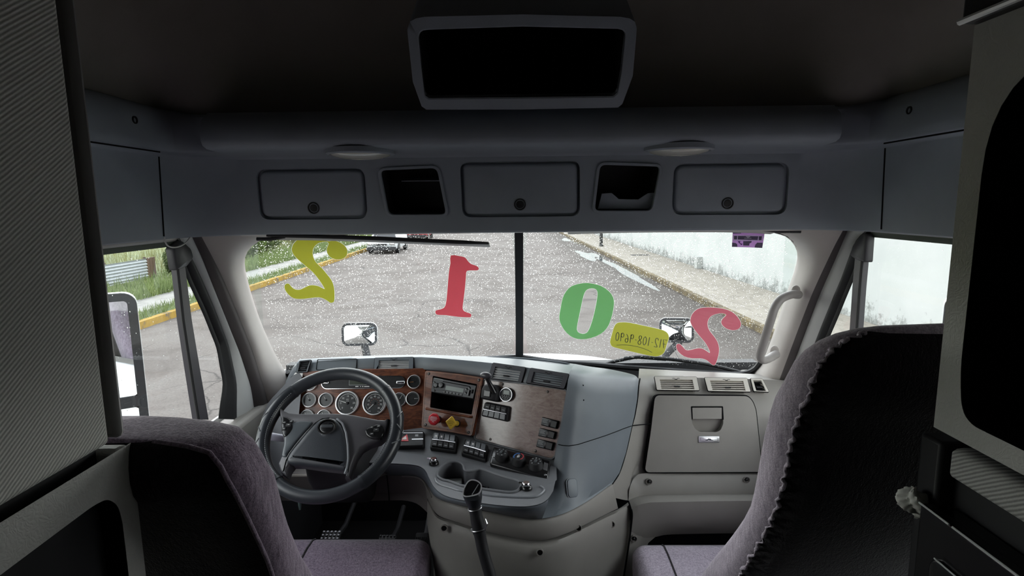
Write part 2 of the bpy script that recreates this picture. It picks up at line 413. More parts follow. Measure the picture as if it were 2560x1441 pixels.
def leafmat(name,a,b,tr=.35):
    m=Mt(name); v=m.coord(); k=m.noise(v,2.2,5,.7); c=m.ramp(k,[(.32,a),(.7,b)])
    p=m.n('ShaderNodeBsdfPrincipled'); m.l(c,p.inputs['Base Color']); p.inputs['Roughness'].default_value=.7; p.inputs['Specular IOR Level'].default_value=.2
    t=m.n('ShaderNodeBsdfTranslucent'); m.l(c,t.inputs[0]); mx=m.n('ShaderNodeMixShader'); mx.inputs[0].default_value=tr; m.l(p.outputs[0],mx.inputs[1]); m.l(t.outputs[0],mx.inputs[2]); m.l(mx.outputs[0],m.out.inputs[0]); return m.m
def strip(b,t0,t1,z0,z1,s0,s1,n=40):
    rows=[[S(s0+(s1-s0)*i/n,t0,z0) for i in range(n+1)],[S(s0+(s1-s0)*i/n,t1,z1) for i in range(n+1)]]
    return b.grid(rows)
def block(b,t0,t1,z0,z1,s0,s1):
    return b.hexa([S(s0,t0,z0),S(s0,t1,z0),S(s0,t1,z1),S(s0,t0,z1)],[S(s1,t0,z0),S(s1,t1,z0),S(s1,t1,z1),S(s1,t0,z1)])
KR,WR,KL=5.4,7.85,-8.32
b=B(); strip(b,KL-.2,KR+.2,0,0,-12,95); tag(b.obj('road',asphalt(),smooth=None),'cracked grey asphalt street ahead of the truck','road',kind='structure')
b=B(); block(b,KR+.16,WR+.02,-.05,.15,-8,90); tag(b.obj('sidewalk',concrete('beige_concrete',(.30,.27,.225),(.43,.395,.335)),smooth=None),'beige concrete sidewalk along the stained white wall','sidewalk',kind='structure')
b=B()
for i in range(48): block(b,KR,KR+.16,-.05,.15+.004*R.random(),-8+i*2.04,-8+i*2.04+2.02)
tag(b.obj('kerb',oldkerb(),smooth=None),'worn yellowish kerb beside the wet gutter and the beige sidewalk','kerb',kind='structure')
b=B(); block(b,WR,WR+.22,-.05,2.9,-8,36.2); block(b,WR,WR+.22,-.05,2.9,36.23,90); block(b,WR-.02,WR+.24,2.9,3.0,-8,90)
tag(b.obj('wall_street',wallpaint(),smooth=None),'long white boundary wall with black damp stains at its foot','wall',kind='structure')
b=B(); block(b,WR-.22,WR-.002,.151,.62,22.2,22.5); tag(b.obj('meter_box',flat('white_box_paint',(.5,.52,.5),.7),bevel=.01),'small white box at the foot of the stained wall','box')
# utility pole on the right sidewalk
b=B(); f=frame(S(34.8,KR+.62,.15),RL,RD); f.n=V((0,0,1)); b.lathe([(.10,0),(.10,.9),(.085,5.2)],f,14); f2=f.shift(.0); b.lathe([(.15,0),(.15,.06),(.11,.08)],f2,14)
tag(b.obj('utility_pole',flat('dark_pole_paint',(.05,.05,.048),.7)),'thin dark pole standing on the right sidewalk by the kerb','pole')
b=B(); f=frame(S(28.5,6.9,.151),RL,RD)
b.prism(rrect(-.45,-.28,.45,.28,.02),f,0,.006); tag(b.obj('drain_cover',flat('rusty_iron',(.06,.055,.05),.7,.3)),'dark flat iron cover set in the right sidewalk','drain cover')
# puddles in the gutter
pm=Mt('puddle_water').pbr((.23,.25,.26),.06,0,None,.9,.8,.02)
for (px,py,ln,wd,lb) in ((1432,601,3.4,.62,'long puddle in the right gutter nearest the far end of the street'),(1472,639,2.4,.55,'pale puddle in the right gutter beside the dark pole'),(1560,676,4.6,.35,'narrow wet runnel of water along the right kerb')):
    c=UZ(px,py,.004); f=frame(c,RL,RD); f.n=V((0,0,1)); pts=[]
    for i in range(22):
        a=2*math.pi*i/22; q=1+.3*math.sin(3*a+px)+.18*math.sin(5*a+py); pts.append((wd*q*math.cos(a),ln*q*math.sin(a)))
    b=B(); b.prism(smooth_closed(pts,2),f,0,.003); tag(b.obj('puddle',pm),lb,'puddle',group='puddles in the right gutter')
# left side: yellow kerb, grass strip, sidewalk, bank
b=B()
for i in range(50): block(b,KL-.17,KL,-.05,.17,-8+i*2.04,-8+i*2.04+2.025)
tag(b.obj('kerb_stone',paintkerb(),smooth=None),'yellow painted kerb along the left edge of the street','kerb',kind='structure')
GRASSG=leafmat('verge_soil_green',(.06,.085,.03),(.14,.19,.07),0); 
b=B(); strip(b,KL-.16,KL-.75,.165,.175,-8,95); tag(b.obj('ground_verge',GRASSG,smooth=None),'narrow green verge behind the yellow kerb','verge',kind='structure')
b=B(); block(b,-10.35,KL-.72,0,.18,-8,90); tag(b.obj('pavement',concrete('pale_concrete',(.30,.29,.27),(.44,.43,.40)),smooth=None),'pale concrete sidewalk behind the left grass verge','sidewalk',kind='structure')
b=B(); rows=[]
for t,z in ((-10.33,.17),(-11,.22),(-12.3,.3),(-16,.7),(-24,1.1),(-40,1.4),(-70,1.6)): rows.append([S(-8+i*2.6,t,z+.1*R.random()*(t<-11)) for i in range(42)])
b.grid(rows); tag(b.obj('field',leafmat('meadow_green',(.10,.13,.045),(.26,.30,.12),0)),'green overgrown field left of the street','field',kind='structure')
def blades(name,label,cat,mat,n,area_fn,h,w):
    b=B()
    for _ in range(n):
        p=area_fn(); a=R.random()*6.28; d=V((math.cos(a),math.sin(a),0)); hh=h*(.5+R.random()); l=V((R.uniform(-.4,.4),R.uniform(-.4,.4),1))*hh
        b.add([p-d*w,p+d*w,p+l*.6+d*w*.6,p+l],[(0,1,2),(0,2,3)])
    return tag(b.obj(name,mat,smooth=None,merge=False),label,cat,kind='stuff')
GR1=leafmat('grass_blades',(.14,.20,.07),(.33,.41,.17)); GR2=leafmat('dry_grass_blades',(.20,.22,.09),(.42,.42,.22))
blades('verge_grass','ragged green grass growing over the yellow kerb','grass',GR1,5200,lambda:S(9+46*R.random()**1.6,KL-.12-.66*R.random(),.15),.16,.012)
blades('bank_grass','green grass bank beside the left sidewalk','grass',GR1,9000,lambda:S(9+40*R.random()**1.3,-10.2-2.4*R.random()**1.5,.2),.34,.02)
blades('tall_grass','tall pale grass in the field beyond the left sidewalk','grass',GR2,12000,lambda:S(15+50*R.random()**1.2,-12.5-8*R.random(),.25),.75,.02)
# bushes: each its own thing, a crown of leaves on stems
LV=[leafmat('bush_leaf_green',(.09,.14,.04),(.23,.30,.10)),leafmat('bush_leaf_olive',(.16,.17,.07),(.36,.36,.18)),leafmat('bush_leaf_dark',(.07,.10,.04),(.17,.22,.09))]
BARK=flat('brown_stem',(.08,.06,.04),.9)
def bush(s,t,h,w,k,label):
    base=S(s,t,.3); th=thing('bush',label,'bush',base,'bushes along the left sidewalk')
    b=B()
    for i in range(5):
        a=R.random()*6.28; b.tube([base-V((0,0,.15)),base+V((math.cos(a)*w*.2,math.sin(a)*w*.2,h*.4)),base+V((math.cos(a)*w*.45,math.sin(a)*w*.45,h*.8))],[.03,.022,.008],6)
    b.obj('stem',BARK,th)
    b=B()
    for i in range(1500):
        while 1:
            q=V((R.uniform(-1,1),R.uniform(-1,1),R.uniform(-1,1)))
            if .25<q.length<1: break
        q*= .8+.2*R.random(); c=base+V((q.x*w*.5,q.y*w*.5,h*.52+q.z*h*.5)); n=V((R.uniform(-1,1),R.uniform(-1,1),R.uniform(-.4,1))).normalized(); u=n.orthogonal().normalized(); v=n.cross(u); L=.05+.06*R.random()
        b.add([c-u*L,c+v*L*.5,c+u*L,c-v*L*.5],[(0,1,2,3)])
    b.obj('foliage',LV[k],th,smooth=None,merge=False)
for a in ((15.6,-11.5,1.3,.8,0,'leafy green bush in front of the corrugated fence near its left end'),(20.3,-11.6,1.25,.8,2,'dark bush beside the brown end of the corrugated fence'),
          (24,-12.6,1.5,2.2,1,'pale olive bush beyond the left sidewalk, just past the fence'),(27.5,-12.3,1.35,2,0,'bright green bush beyond the left sidewalk behind the yellow digit'),
          (31,-13,1.6,2.4,2,'dark green bush beyond the left sidewalk behind the yellow digit'),(35.5,-12.6,1.5,2.4,1,'yellowish bush beyond the left sidewalk behind the parked cars'),(40,-12.8,1.7,2.6,0,'far green bush at the end of the left sidewalk')): bush(*a)
# corrugated fence
th=thing('corrugated_fence','low white corrugated metal fence beyond the left sidewalk','fence',S(17,-12.2,.25)); fm=plastic('weathered_white_sheet',(.46,.50,.52),.45,30,.1,.4,.12)
b=B(); rows=[]
for j in range(49):
    z=.25+.80*j/48; off=.022*math.cos(2*math.pi*j/48*8); rows.append([S(13.5+6.1*i/24,-12.2+off,z) for i in range(25)])
b.slab(rows,.006,RL); b.obj('sheet',fm,th)
bt=flat('brown_boards',(.16,.10,.075),.8)
b=B()
for i in range(3): block(b,-12.26,-12.2,.25,1.06,19.62+i*.16,19.76+i*.16)
b.obj('end_board',bt,th)
for s in (13.6,15.6,17.6,19.58):
    b=B(); block(b,-12.29,-12.23,.1,1.1,s-.03,s+.03); b.obj('post',flat('rusty_post',(.10,.075,.06),.8),th)
# parked cars
def car(s,t,bm,label,scale=1):
    o=S(s,t,0); th=thing('car',label,'car',o,'cars parked along the left kerb'); D=-RD; L=RL
    prof=[(0,.30),(0,.62),(.12,.74),(.95,.86),(1.45,1.30),(2.2,1.42),(3.2,1.38),(3.9,.98),(4.25,.92),(4.3,.35)]
    def P(x,y,z): return o+RD*x+RL*y+V((0,0,z))
    b=B(); rows=[]
    for x,z in prof:
        hw=.86 if .1<x<4.2 else .80; top=hw*(.72 if z>1.1 else .97); low=min(.30,z)
        rows.append([P(x,-hw*.95,low),P(x,-hw,min(z,.62)),P(x,-hw*.98,min(z,.80)),P(x,-top,z),P(x,0,z+.03),P(x,top,z),P(x,hw*.98,min(z,.80)),P(x,hw,min(z,.62)),P(x,hw*.95,low)])
    b.grid(rows); b.add([P(0,-.8,.3),P(0,.8,.3),P(0,.8,.6),P(0,-.8,.6)],[(0,1,2,3)]); b.obj('body',bm,th,smooth=50)
    b=B(); b.hexa([P(.98,-.66,.90),P(.98,.66,.90),P(1.44,.57,1.29),P(1.44,-.57,1.29)],[P(.95,-.66,.92),P(.95,.66,.92),P(1.41,.57,1.31),P(1.41,-.57,1.31)]); b.obj('windscreen',BLACK,th)
    b=B(); b.box((0,0,0),(.01,.01,.01)) if 0 else b.hexa([P(-.03,-.32,.50),P(-.03,.32,.50),P(-.03,.32,.60),P(-.03,-.32,.60)],[P(.05,-.32,.50),P(.05,.32,.50),P(.05,.32,.60),P(.05,-.32,.60)]); b.obj('grille',BLACKM,th)
    b=B(); b.hexa([P(-.08,-.84,.22),P(-.08,.84,.22),P(-.08,.84,.43),P(-.08,-.84,.43)],[P(.1,-.84,.22),P(.1,.84,.22),P(.1,.84,.43),P(.1,-.84,.43)]); b.obj('bumper',BLACKM,th,bevel=.03)
    for sg in (-1,1):
        b=B(); f=frame(P(-.02,sg*.64,.60),RL,V((0,0,1))); b.dome(rrect(-.16,-.08,.16,.08,.05),f,-.05,.05,.05); b.obj('headlamp',CHROME,th)
        for x in (.85,3.5):
            b=B(); f=frame(P(x,sg*.78,.31),RD,V((0,0,1))); b.lathe([(0.02,-.1),(.31,-.1),(.31,.1),(.02,.1)],f,20); w=b.obj('wheel',RUBBER,th)
car(32.6,-6.95,plastic('silver_car_paint',(.75,.78,.80),.3,20,.02,.5),'silver car with black bumper parked by the left kerb')
car(45.5,-6.9,plastic('red_car_paint',(.55,.05,.06),.3,20,.02,.5),'red car parked behind the silver car at the left kerb')

KC=1.0
# ------------------------------------------------------------------ shell of the cab (floor at 1.2 m above the road)
FZ=1.2; WX=.62; WY=.845
def abox(b,x0,x1,y0,y1,z0,z1): return b.box(((x0+x1)/2,(y0+y1)/2,(z0+z1)/2),(x1-x0,y1-y0,z1-z0))
b=B(); abox(b,-1.12,1.12,-.95,2.75,FZ-.06,FZ); tag(b.obj('floor',CARPET,smooth=None),'black rubber mat covering the cab floor','floor',kind='structure')
b=B(); abox(b,-1.12,1.12,2.62,2.68,FZ-.3,2.0); tag(b.obj('wall_front',BLACKM,smooth=None),'dark firewall behind the pedals','wall',kind='structure')
b=B(); abox(b,-1.3,1.3,-1.0,-.95,FZ,3.9); tag(b.obj('wall_back',HEADLINER,smooth=None),'rear wall of the sleeper behind the camera','wall',kind='structure')
SW0,SW1,SZ0,SZ1=-.85,-.30,2.42,2.82       # unseen openings added behind the camera to light the side walls
# left wall of the sleeper ---------------------------------------------------
fl=frame((-WX,0,0),(0,1,0),(0,0,1)); fl.n=V((1,0,0))
fr=frame((WX,0,0),(0,-1,0),(0,0,1)); fr.n=V((-1,0,0))
def luv(pts): return [(UX(x,y,-WX).y,UX(x,y,-WX).z) for x,y in pts]
def ruv(pts): return [(-UX(x,y,WX).y,UX(x,y,WX).z) for x,y in pts]
def skin(b,sg):
    x0,x1=sorted((sg*1.205,sg*1.215))
    abox(b,x0,x1,SW1,.80,FZ-.6,3.78); abox(b,x0,x1,-1,SW0,FZ-.6,3.78); abox(b,x0,x1,SW0,SW1,FZ-.6,SZ0); abox(b,x0,x1,SW0,SW1,SZ1,3.78)
wl=thing('wall_left','left sleeper side wall with ribbed grey fabric panel and grey vinyl trim','wall',(-WX,0,FZ),kind='structure')
b=B(); abox(b,-1.2,-WX-.03,SW1,WY-.03,FZ,3.75); abox(b,-1.2,-WX-.03,-.95,SW1,FZ,SZ0); abox(b,-1.2,-WX-.03,-.95,SW1,SZ1,3.75); abox(b,-1.2,-WX-.03,-.95,SW0,SZ0,SZ1); b.obj('core',BLACKM,wl,smooth=None); b=B(); skin(b,-1); b.obj('outer_skin',WHITEP,wl,smooth=None)
q=luv([(280,1110),(259,900),(223,640),(186,330),(150,0)])
yf=.0; e=[p for p in q]
ef=sum(p[0] for p in e)/len(e)             # the fabric ends at one upright line
zb=lambda y,px,py: UX(px,py,-WX).z
z0=UX(280,1112,-WX).z
b=B(); b.dome(rrect(SW1+.01,z0,ef,3.74,.012),fl,-.03,.0,.01); b.obj('fabric_panel',RIB,wl)
# lower vinyl panel with the dark pocket
z1=UX(319,1093,-WX).z
lo=[(-.93,FZ+.02),(.885,FZ+.02),(.885,z1-.03),(.870,z1-.004),(.86,z1-.012),(-.93,z0-.022)]
hole=rpoly(luv([(300,1305),(289,1264),(263,1247),(225,1266),(0,1433)])+[(-.2,UX(0,1433,-WX).z-.03),(-.2,FZ+.15),(luv([(313,1441)])[0][0],FZ+.15)],.035,5)
b=B(); b.plate(ccw([(-.93,FZ+.02),(WY,FZ+.02),(WY,z0-.012),(-.93,z0-.012)]),[hole],fl,.004)
pl=b.obj('lower_panel',WRINKLE,wl)
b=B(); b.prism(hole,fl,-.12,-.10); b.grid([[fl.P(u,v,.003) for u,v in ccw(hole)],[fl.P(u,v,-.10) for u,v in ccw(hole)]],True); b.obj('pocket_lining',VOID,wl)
b=B(); abox(b,-WX-.2,-WX+.003,WY-.03,WY-.0005,FZ,z0-.012); b.obj('edge_trim',WRINKLE,wl,bevel=.008)
# pillar strip standing in front of the fabric edge
def vstrip(b,pts,X,wd,dep):
    """an upright post whose outer silhouette follows pixels on the plane x = X"""
    ps=[UX(px,py,X) for px,py in pts]; sg=1 if X>0 else -1; y=sum(p.y for p in ps)/len(ps); z=[p.z for p in ps]
    abox(b,min(X,X+sg*dep),max(X,X+sg*dep),y-wd,y,min(z),max(z)); return y
tp=thing('trim_1','grey upright trim strip at the front edge of the ribbed fabric wall','trim',(-WX,WY,z0),kind='structure')
b=B(); abox(b,-.80,-WX-.002,ef+.017,ef+.036,z0+.0,3.74); b.obj('post',plastic('mid_grey_trim',(.22,.21,.21),.45,800,.2),tp,bevel=.01)
# right wall of the sleeper ---------------------------------------------------
cz=UX(2437,64,WX).z
wr=thing('wall_right','right sleeper side wall of grey vinyl with a large dark rounded recess','wall',(WX,0,FZ),kind='structure')
b=B(); abox(b,WX+.16,1.2,SW1,WY-.03,FZ,cz-.002); abox(b,WX+.03,1.2,-.95,WY-.03,FZ,2.38); abox(b,WX+.16,1.2,-.95,SW1,SZ1,cz-.002); abox(b,WX+.16,1.2,-.95,SW0,FZ,SZ1); b.obj('core',BLACKM,wr,smooth=None); b=B(); skin(b,1); b.obj('outer_skin',WHITEP,wr,smooth=None)
zr=UX(2334,1068,WX).z; yr=UX(2334,1066,WX).y
cz=UX(2437,64,WX).z
hole=rpoly([(-UX(2400,930,WX).y,UX(2400,930,WX).z),(-UX(2409,1012,WX).y,UX(2425,1062,WX).z),(.1,UX(2425,1062,WX).z),(.1,UX(2500,158,WX).z),(-UX(2479,205,WX).y,UX(2500,158,WX).z)],.14,8)
b=B(); b.plate(ccw([(-yr,zr),(-SW1-.01,zr),(-SW1-.01,cz),(-yr,cz)]),[hole],fr,0); b.obj('vinyl_frame',WRINKLE,wr)
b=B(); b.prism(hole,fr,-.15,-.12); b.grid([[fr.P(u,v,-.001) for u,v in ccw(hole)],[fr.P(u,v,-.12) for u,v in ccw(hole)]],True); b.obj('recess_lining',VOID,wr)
b=B(); abox(b,WX+.001,WX+.2,yr-.03,yr-.0005,zr,cz); b.obj('edge_trim',WRINKLE,wr,bevel=.01)
za,zb_=UX(2371,1114,WX).z,UX(2366,1193,WX).z; yb=UX(2369,1150,WX).y
b=B(); b.dome(rrect(-yb,zb_,.93,za,.01),fr,-.03,0,.008); b.obj('fabric_panel',RIB2,wr)
b=B(); abox(b,WX+.004,WX+.2,yb+.02,yb+.065,FZ,zr-.02); b.obj('post',BLACKM,wr,bevel=.006)
for sx,nm in ((-1,4),(1,5)):  # panes of the added daylight openings, one per side wall
    b=B(); abox(b,min(sx*1.0,sx*1.004),max(sx*1.0,sx*1.004),SW0,SW1,SZ0,SZ1); tag(b.obj('window_%d'%nm,GLASS,smooth=None),'small %s unseen window added behind the camera for side-wall daylight'%('left' if sx<0 else 'right'),'window',kind='structure')
# overhead locker on the right wall
EDGEW=flat('metal_edging_and_glint',(.8,.82,.82),.3,.3)  # metal edge on the locker; on the black cabinet it paints edge highlights
ub=thing('overhead_locker','black overhead locker with a bright metal edge at the top right','cabinet',(WX,.4,cz))
yk=UX(2437,64,WX-.0).y
b=B(); abox(b,WX-.02,1.15,-.9,yk,cz,3.74); b.obj('body',BLACKM,ub,bevel=.006)
b=B(); b.tube([V((WX-.022,yk-.002,cz+.004)),V((WX-.022,.33,cz+.004))],.0045,8); b.obj('metal_edge',EDGEW,ub)
b=B(); abox(b,WX-.034,WX-.021,-.2,yk-.075,cz+.012,3.7); b.obj('door',plastic('grey_locker_door',(.20,.195,.185),.6,600,.2),ub,bevel=.004)
# black cabinet low on the right
kx=.60; zt=UX(2300,1257,kx).z; yt=UX(2300,1257,kx).y
kc=thing('black_cabinet','low glossy black cabinet with painted edge glints at the lower right','cabinet',(kx+.1,.3,FZ))
b=B(); abox(b,kx,WX-.001,-.5,yt,FZ,zt); b.obj('body',BLACK,kc,bevel=.004)
b=B(); b.tube([V((kx-.001,yt,zt)),V((kx-.001,yt-.06,zt))],.0016,6); b.tube([V((kx-.001,yt-.066,zt)),V((kx-.001,-.4,zt))],.0016,6); b.obj('front_edge_glint',EDGEW,kc)
zt2=UX(2311,1224,WX+.02).z
b=B(); abox(b,WX-.002,WX+.028,-.5,yt-.015,zt-.02,zt2); b.obj('back_ledge',BLACK,kc,bevel=.003)
b=B(); b.tube([V((WX-.003,yt-.016,zt2)),V((WX-.003,-.2,zt2))],.0012,6); b.obj('ledge_glint',EDGEW,kc)
p=UX(2326,1384,kx-.004); b=B(); b.dome(rrect(-p.y,FZ+.1,.4,p.z,.02),Fr.shift(fr,WX-kx),0,.006,.004); dr=b.obj('door',BLACK,kc)
b=B(); b.tube([V((kx-.007,p.y-.012,p.z)),V((kx-.007,-.2,p.z))],.0012,6); b.obj('door_edge',EDGEW,dr)
# crumpled tissue on the cabinet's front corner
c=UX(2298,1263,kx+.010)+V((0,.008,0)); b=B(); tm=flat('white_tissue',(.62,.62,.58),.95,0,.1); rows=[]
for i in range(23):
    a=-math.pi/2+math.pi*i/22; r=[]
    for j in range(40):
        q=2*math.pi*j/40; w=1+.28*math.sin(3*q+2.2*a)+.15*abs(math.sin(5*q-4*a+1))+.12*abs(math.sin(9*q+7*a))+R.uniform(-.03,.03); r.append(c+V((.019*w*math.cos(a)*math.cos(q),.015*w*math.cos(a)*math.sin(q),.015*w*math.sin(a)-.005*math.cos(q))))
    rows.append(r)
b.grid(rows,True); tag(b.obj('tissue',tm,smooth=50),'crumpled white tissue tucked at the front corner of the black cabinet','tissue')
# ceiling and headliner --------------------------------------------------------
hd=thing('ceiling','dark brown-grey fabric headliner rising above the overhead console','ceiling',(0,1,3.6),kind='structure')
b=B(); rows=[]
yy=[1.85,1.82,1.79,1.74,1.62,1.42,1.15,.6,-.95]; zz=[2.96,3.06,3.2,3.34,3.48,3.58,3.64,3.68,3.70]
for y,z in zip(yy,zz):
    r=[]
    for k in range(21):
        x=-1.08+2.16*k/20; a=abs(x)
        drop=0 if a<.78 else (a-.78)**2/.30**2*min(.70,(z-2.96)*.95)
        r.append(V((x,y-(.10*(a/1.08)**2 if y>.9 else 0),z-drop)))
    rows.append(r)
b.grid(rows); b.obj('headliner',HEADLINER,hd,solid=.02)
b=B(); abox(b,-1.3,1.3,-1.0,2.07,3.76,3.80); b.obj('roof_skin',WHITEP,hd,smooth=None)
for sx in (-1,1):
    b=B(); abox(b,min(sx*1.10,sx*1.3),max(sx*1.10,sx*1.3),-.95,2.07,2.72,3.78); b.obj('side_skin',WHITEP,hd,smooth=None)
b=B(); abox(b,-1.12,1.12,2.02,2.07,2.76,3.78); b.obj('front_skin',WHITEP,hd,smooth=None)
# ------------------------------------------------------------------ overhead console
oc=thing('overhead_console','dark grey overhead console spanning the cab above the windshield','overhead console',(0,1.8,2.65))
plan=[]                                                   # (x, y, nx, ny, scale)
for y in (.80,1.1,1.3,1.5,1.62): plan.append((-1.05,y,1,0,.22))
for i in range(9):
    a=math.radians(180-90*i/8); t=i/8; s=.22+.78*t
    plan.append((-.87+.18*math.cos(a),1.67+.18*math.sin(a),-math.cos(a),-math.sin(a),s))
mid=[(-.87+1.74*i/8,1.85,0,-1,1) for i in range(9)]
LIP=[(-.045,2.657),(-.03,2.659),(-.004,2.661),(0,2.667)]
FACE=[(.037*k/4,2.667+.230*k/4) for k in range(5)]
UPP=[(.037,2.897),(.05,2.904),(.09,2.907),(.20,2.909),(.235,2.911),(.255,2.918),(.263,2.932),(.262,2.955),(.252,2.985),(.215,3.012),(.10,3.03),(-.02,3.04)]
def swp(pl,sec): return [[V((x+nx*o*s,y+ny*o*s,z)) for (x,y,nx,ny,s) in pl] for o,z in sec]
def mir(pl): return [(-x,y,-nx,ny,s) for x,y,nx,ny,s in pl]
b=B(); b.grid(swp(plan,LIP+FACE[1:]+UPP[1:])); b.grid(swp(mir(plan)[::-1],LIP+FACE[1:]+UPP[1:])); b.grid(swp(mid,LIP)); b.grid(swp(mid,UPP))
ff=Fr(V((-.87,1.813,2.897)),V((.87,1.813,2.897)),V((-.87,1.85,2.667)))
hv=(V((0,1.813,2.897))-V((0,1.85,2.667))).length/2
cubL=[(944,428),(953,420),(1085,414),(1098,421),(1103,436),(1122,528),(1115,541),(980,542),(968,534),(962,520)]
cubR=[(1494,427),(1508,406),(1647,410),(1657,422),(1643,502),(1633,524),(1624,532),(1492,532),(1481,522),(1485,490)]
def shrink(p,d):
    p=ccw(p); out=[]
    for i in range(len(p)):
        a=V(p[i-1]).to_2d(); c=V(p[(i+1)%len(p)]).to_2d(); t=(c-a).normalized(); q=V(p[i]).to_2d()+V((-t.y,t.x)).to_2d()*d; out.append((q.x,q.y))
    return out
hl=rpoly(ff.uvs([(944,421),(1097,414),(1122,541),(967,542)]),.026,6); hr=rpoly(ff.uvs([(1495,406),(1657,411),(1633,532),(1480,532)]),.026,6)
dl=rpoly(ff.uvs([(638,424),(911,420),(920,548),(650,550)]),.035,6); dc=rpoly(ff.uvs([(1149,406),(1450,402),(1450,541),(1156,544)]),.03,6); dr_=rpoly(ff.uvs([(1685,410),(1975,406),(1966,537),(1679,538)]),.035,6)
outer=[(-.87,-hv)]+[(-.87+1.74*i/8,-hv) for i in range(1,9)]+[(.87-1.74*i/8,hv) for i in range(9)]
b.plate(ccw(outer),[ccw(x) for x in (hl,hr,dl,dc,dr_)],ff,0,-.018)
b.obj('moulding',HEAD,oc,smooth=50)
for dpoly,kx_,ky_ in ((dl,783,521),(dc,1300,512),(dr_,1820,509)):
    b=B(); b.dome(shrink(dpoly,.006),ff,-.03,-.004,.012,4); b.prism(shrink(dpoly,-.001),ff,-.032,-.018); o=b.obj('bin_door',HEAD,oc,smooth=50)
    c=ff.uv(kx_,ky_); g=ff.at(*c); b=B(); b.lathe([(.019,-.006),(.019,-.0015),(.016,-.001),(.0135,-.006),(.012,-.003),(.001,-.002)],g,20); b.obj('latch',BLACKM,o)
for h,nm in ((hl,0),(hr,1)):
    b=B(); b.ring(shrink(h,-.002),shrink(h,.007),ff,-.01,.006); fo=b.obj('cubby_frame',HEAD,oc,smooth=60,bevel=.0015)
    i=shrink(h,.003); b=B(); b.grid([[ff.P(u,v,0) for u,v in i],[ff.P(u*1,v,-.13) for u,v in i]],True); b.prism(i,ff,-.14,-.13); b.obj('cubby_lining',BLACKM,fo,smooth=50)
b=B(); u0,v0=ff.uv(995,461); u1,v1=ff.uv(1108,455); b.box(((u0+u1)/2,(v0+v1)/2,-.09),(u1-u0,.003,.07),ff); b.obj('cubby_shelf',HEAD,oc)
tray=ff.uvs([(1497,526),(1507,487),(1532,485),(1540,492),(1550,501),(1600,502),(1612,494),(1624,486),(1643,485),(1630,526)])
b=B(); b.prism(tray,ff,-.03,-.024); b.obj('cubby_tray',HEAD,oc,smooth=30,bevel=.001)
# seams between the side panels and the front of the console
for sx in (-1,1):
    pl=plan if sx<0 else mir(plan)
    x,y,nx,ny,s=pl[5]
    b=B(); b.tube([V((x+nx*(o*s+.001),y+ny*(o*s+.001)+.0,z)) for o,z in FACE],.0022,6); b.obj('panel_seam',VOID,oc)
    b=B(); b.tube([V((sx*-1*-1*1.05-sx*.0565*1.0+0,.80+i*.05,2.9035)) for i in range(17)],.0022,6); b.obj('shelf_seam',VOID,oc)
for px,py in ((338,300),(2272,276)):
    sg=-1 if px<1280 else 1; p=UX(px,py,sg*.992); g=frame(p,(0,-sg,0),(0,0,1)); g.n=V((-sg,0,0))
    b=B(); b.lathe([(.010,-.01),(.010,.001),(.007,.0012),(.006,-.003),(.001,-.003)],g,14); b.obj('screw_recess',BLACKM,oc)
# reading lamps under the shelf edge
for i,(px,py,lb) in enumerate(((902,388,0),(1697,376,0))):
    c=U(px,py,1.69); c.z=2.9035; g=frame(c,(1,0,0),(0,-1,0)); g.n=V((0,.05,-1)).normalized()
    b=B(); b.lathe([(.098,-.01),(.098,.004),(.090,.008),(.086,.004)],g,36,cap=False); o=b.obj('dome_light',HEAD,oc)
    b=B(); b.lathe([(.088,.003),(.080,.010),(.055,.017),(.02,.020),(.002,.0205)],g,36); b.tube([g.P(-.06,.0,.0145),g.P(0,.02,.021),g.P(.062,-.01,.0145)],.0012,5); b.obj('lens',LENS,o,label='frosted clear lens')
# pale headlining strip between the console and the glass
b=B(); rows=[]
for o,z in ((0.02,2.664),(.044,2.6535),(.09,2.664),(.22,2.70)):
    rows.append([V((x,1.85+o+(.30*(1-abs(x))*min(1,o/.22)),z)) for x in [-1.02+2.04*i/20 for i in range(21)]])
b.grid(rows); tag(b.obj('trim_2',BEIGE_L),'pale trim strip along the top of the windshield','trim',kind='structure')
# upper cubby
uc=thing('upper_storage_cubby','dark framed open cubby high in the middle of the headliner','cubby',U(1305,160,1.5))
fu=Fr(U(1022,49,1.387),U(1588,43,1.387),U(1062,276,1.52))
out=fu.uvs([(1018,75),(1024,56),(1040,46),(1062,42),(1307,36),(1550,42),(1574,46),(1588,56),(1592,72),(1582,190),(1556,260),(1545,271),(1305,274),(1066,276),(1054,266),(1032,205)])
inn=fu.uvs([(1047,95),(1050,83),(1057,78),(1070,76),(1307,68),(1545,74),(1556,77),(1562,83),(1562,95),(1553,180),(1544,230),(1533,240),(1305,243),(1072,245),(1062,238),(1054,170)])
b=B(); b.ring(out,inn,fu,-.02,0); n=len(out); b.grid([[fu.P(u,v,0) for u,v in ccw(out)],[fu.P(u*1.02,v,-.34) for u,v in ccw(out)]],True); b.obj('frame',HEAD,uc,smooth=50,bevel=.004)
b=B(); b.grid([[fu.P(u,v,-.001) for u,v in ccw(inn)],[fu.P(u,v,-.24) for u,v in ccw(inn)]],True); b.prism(inn,fu,-.25,-.24); b.obj('lining',VOID,uc,smooth=50)
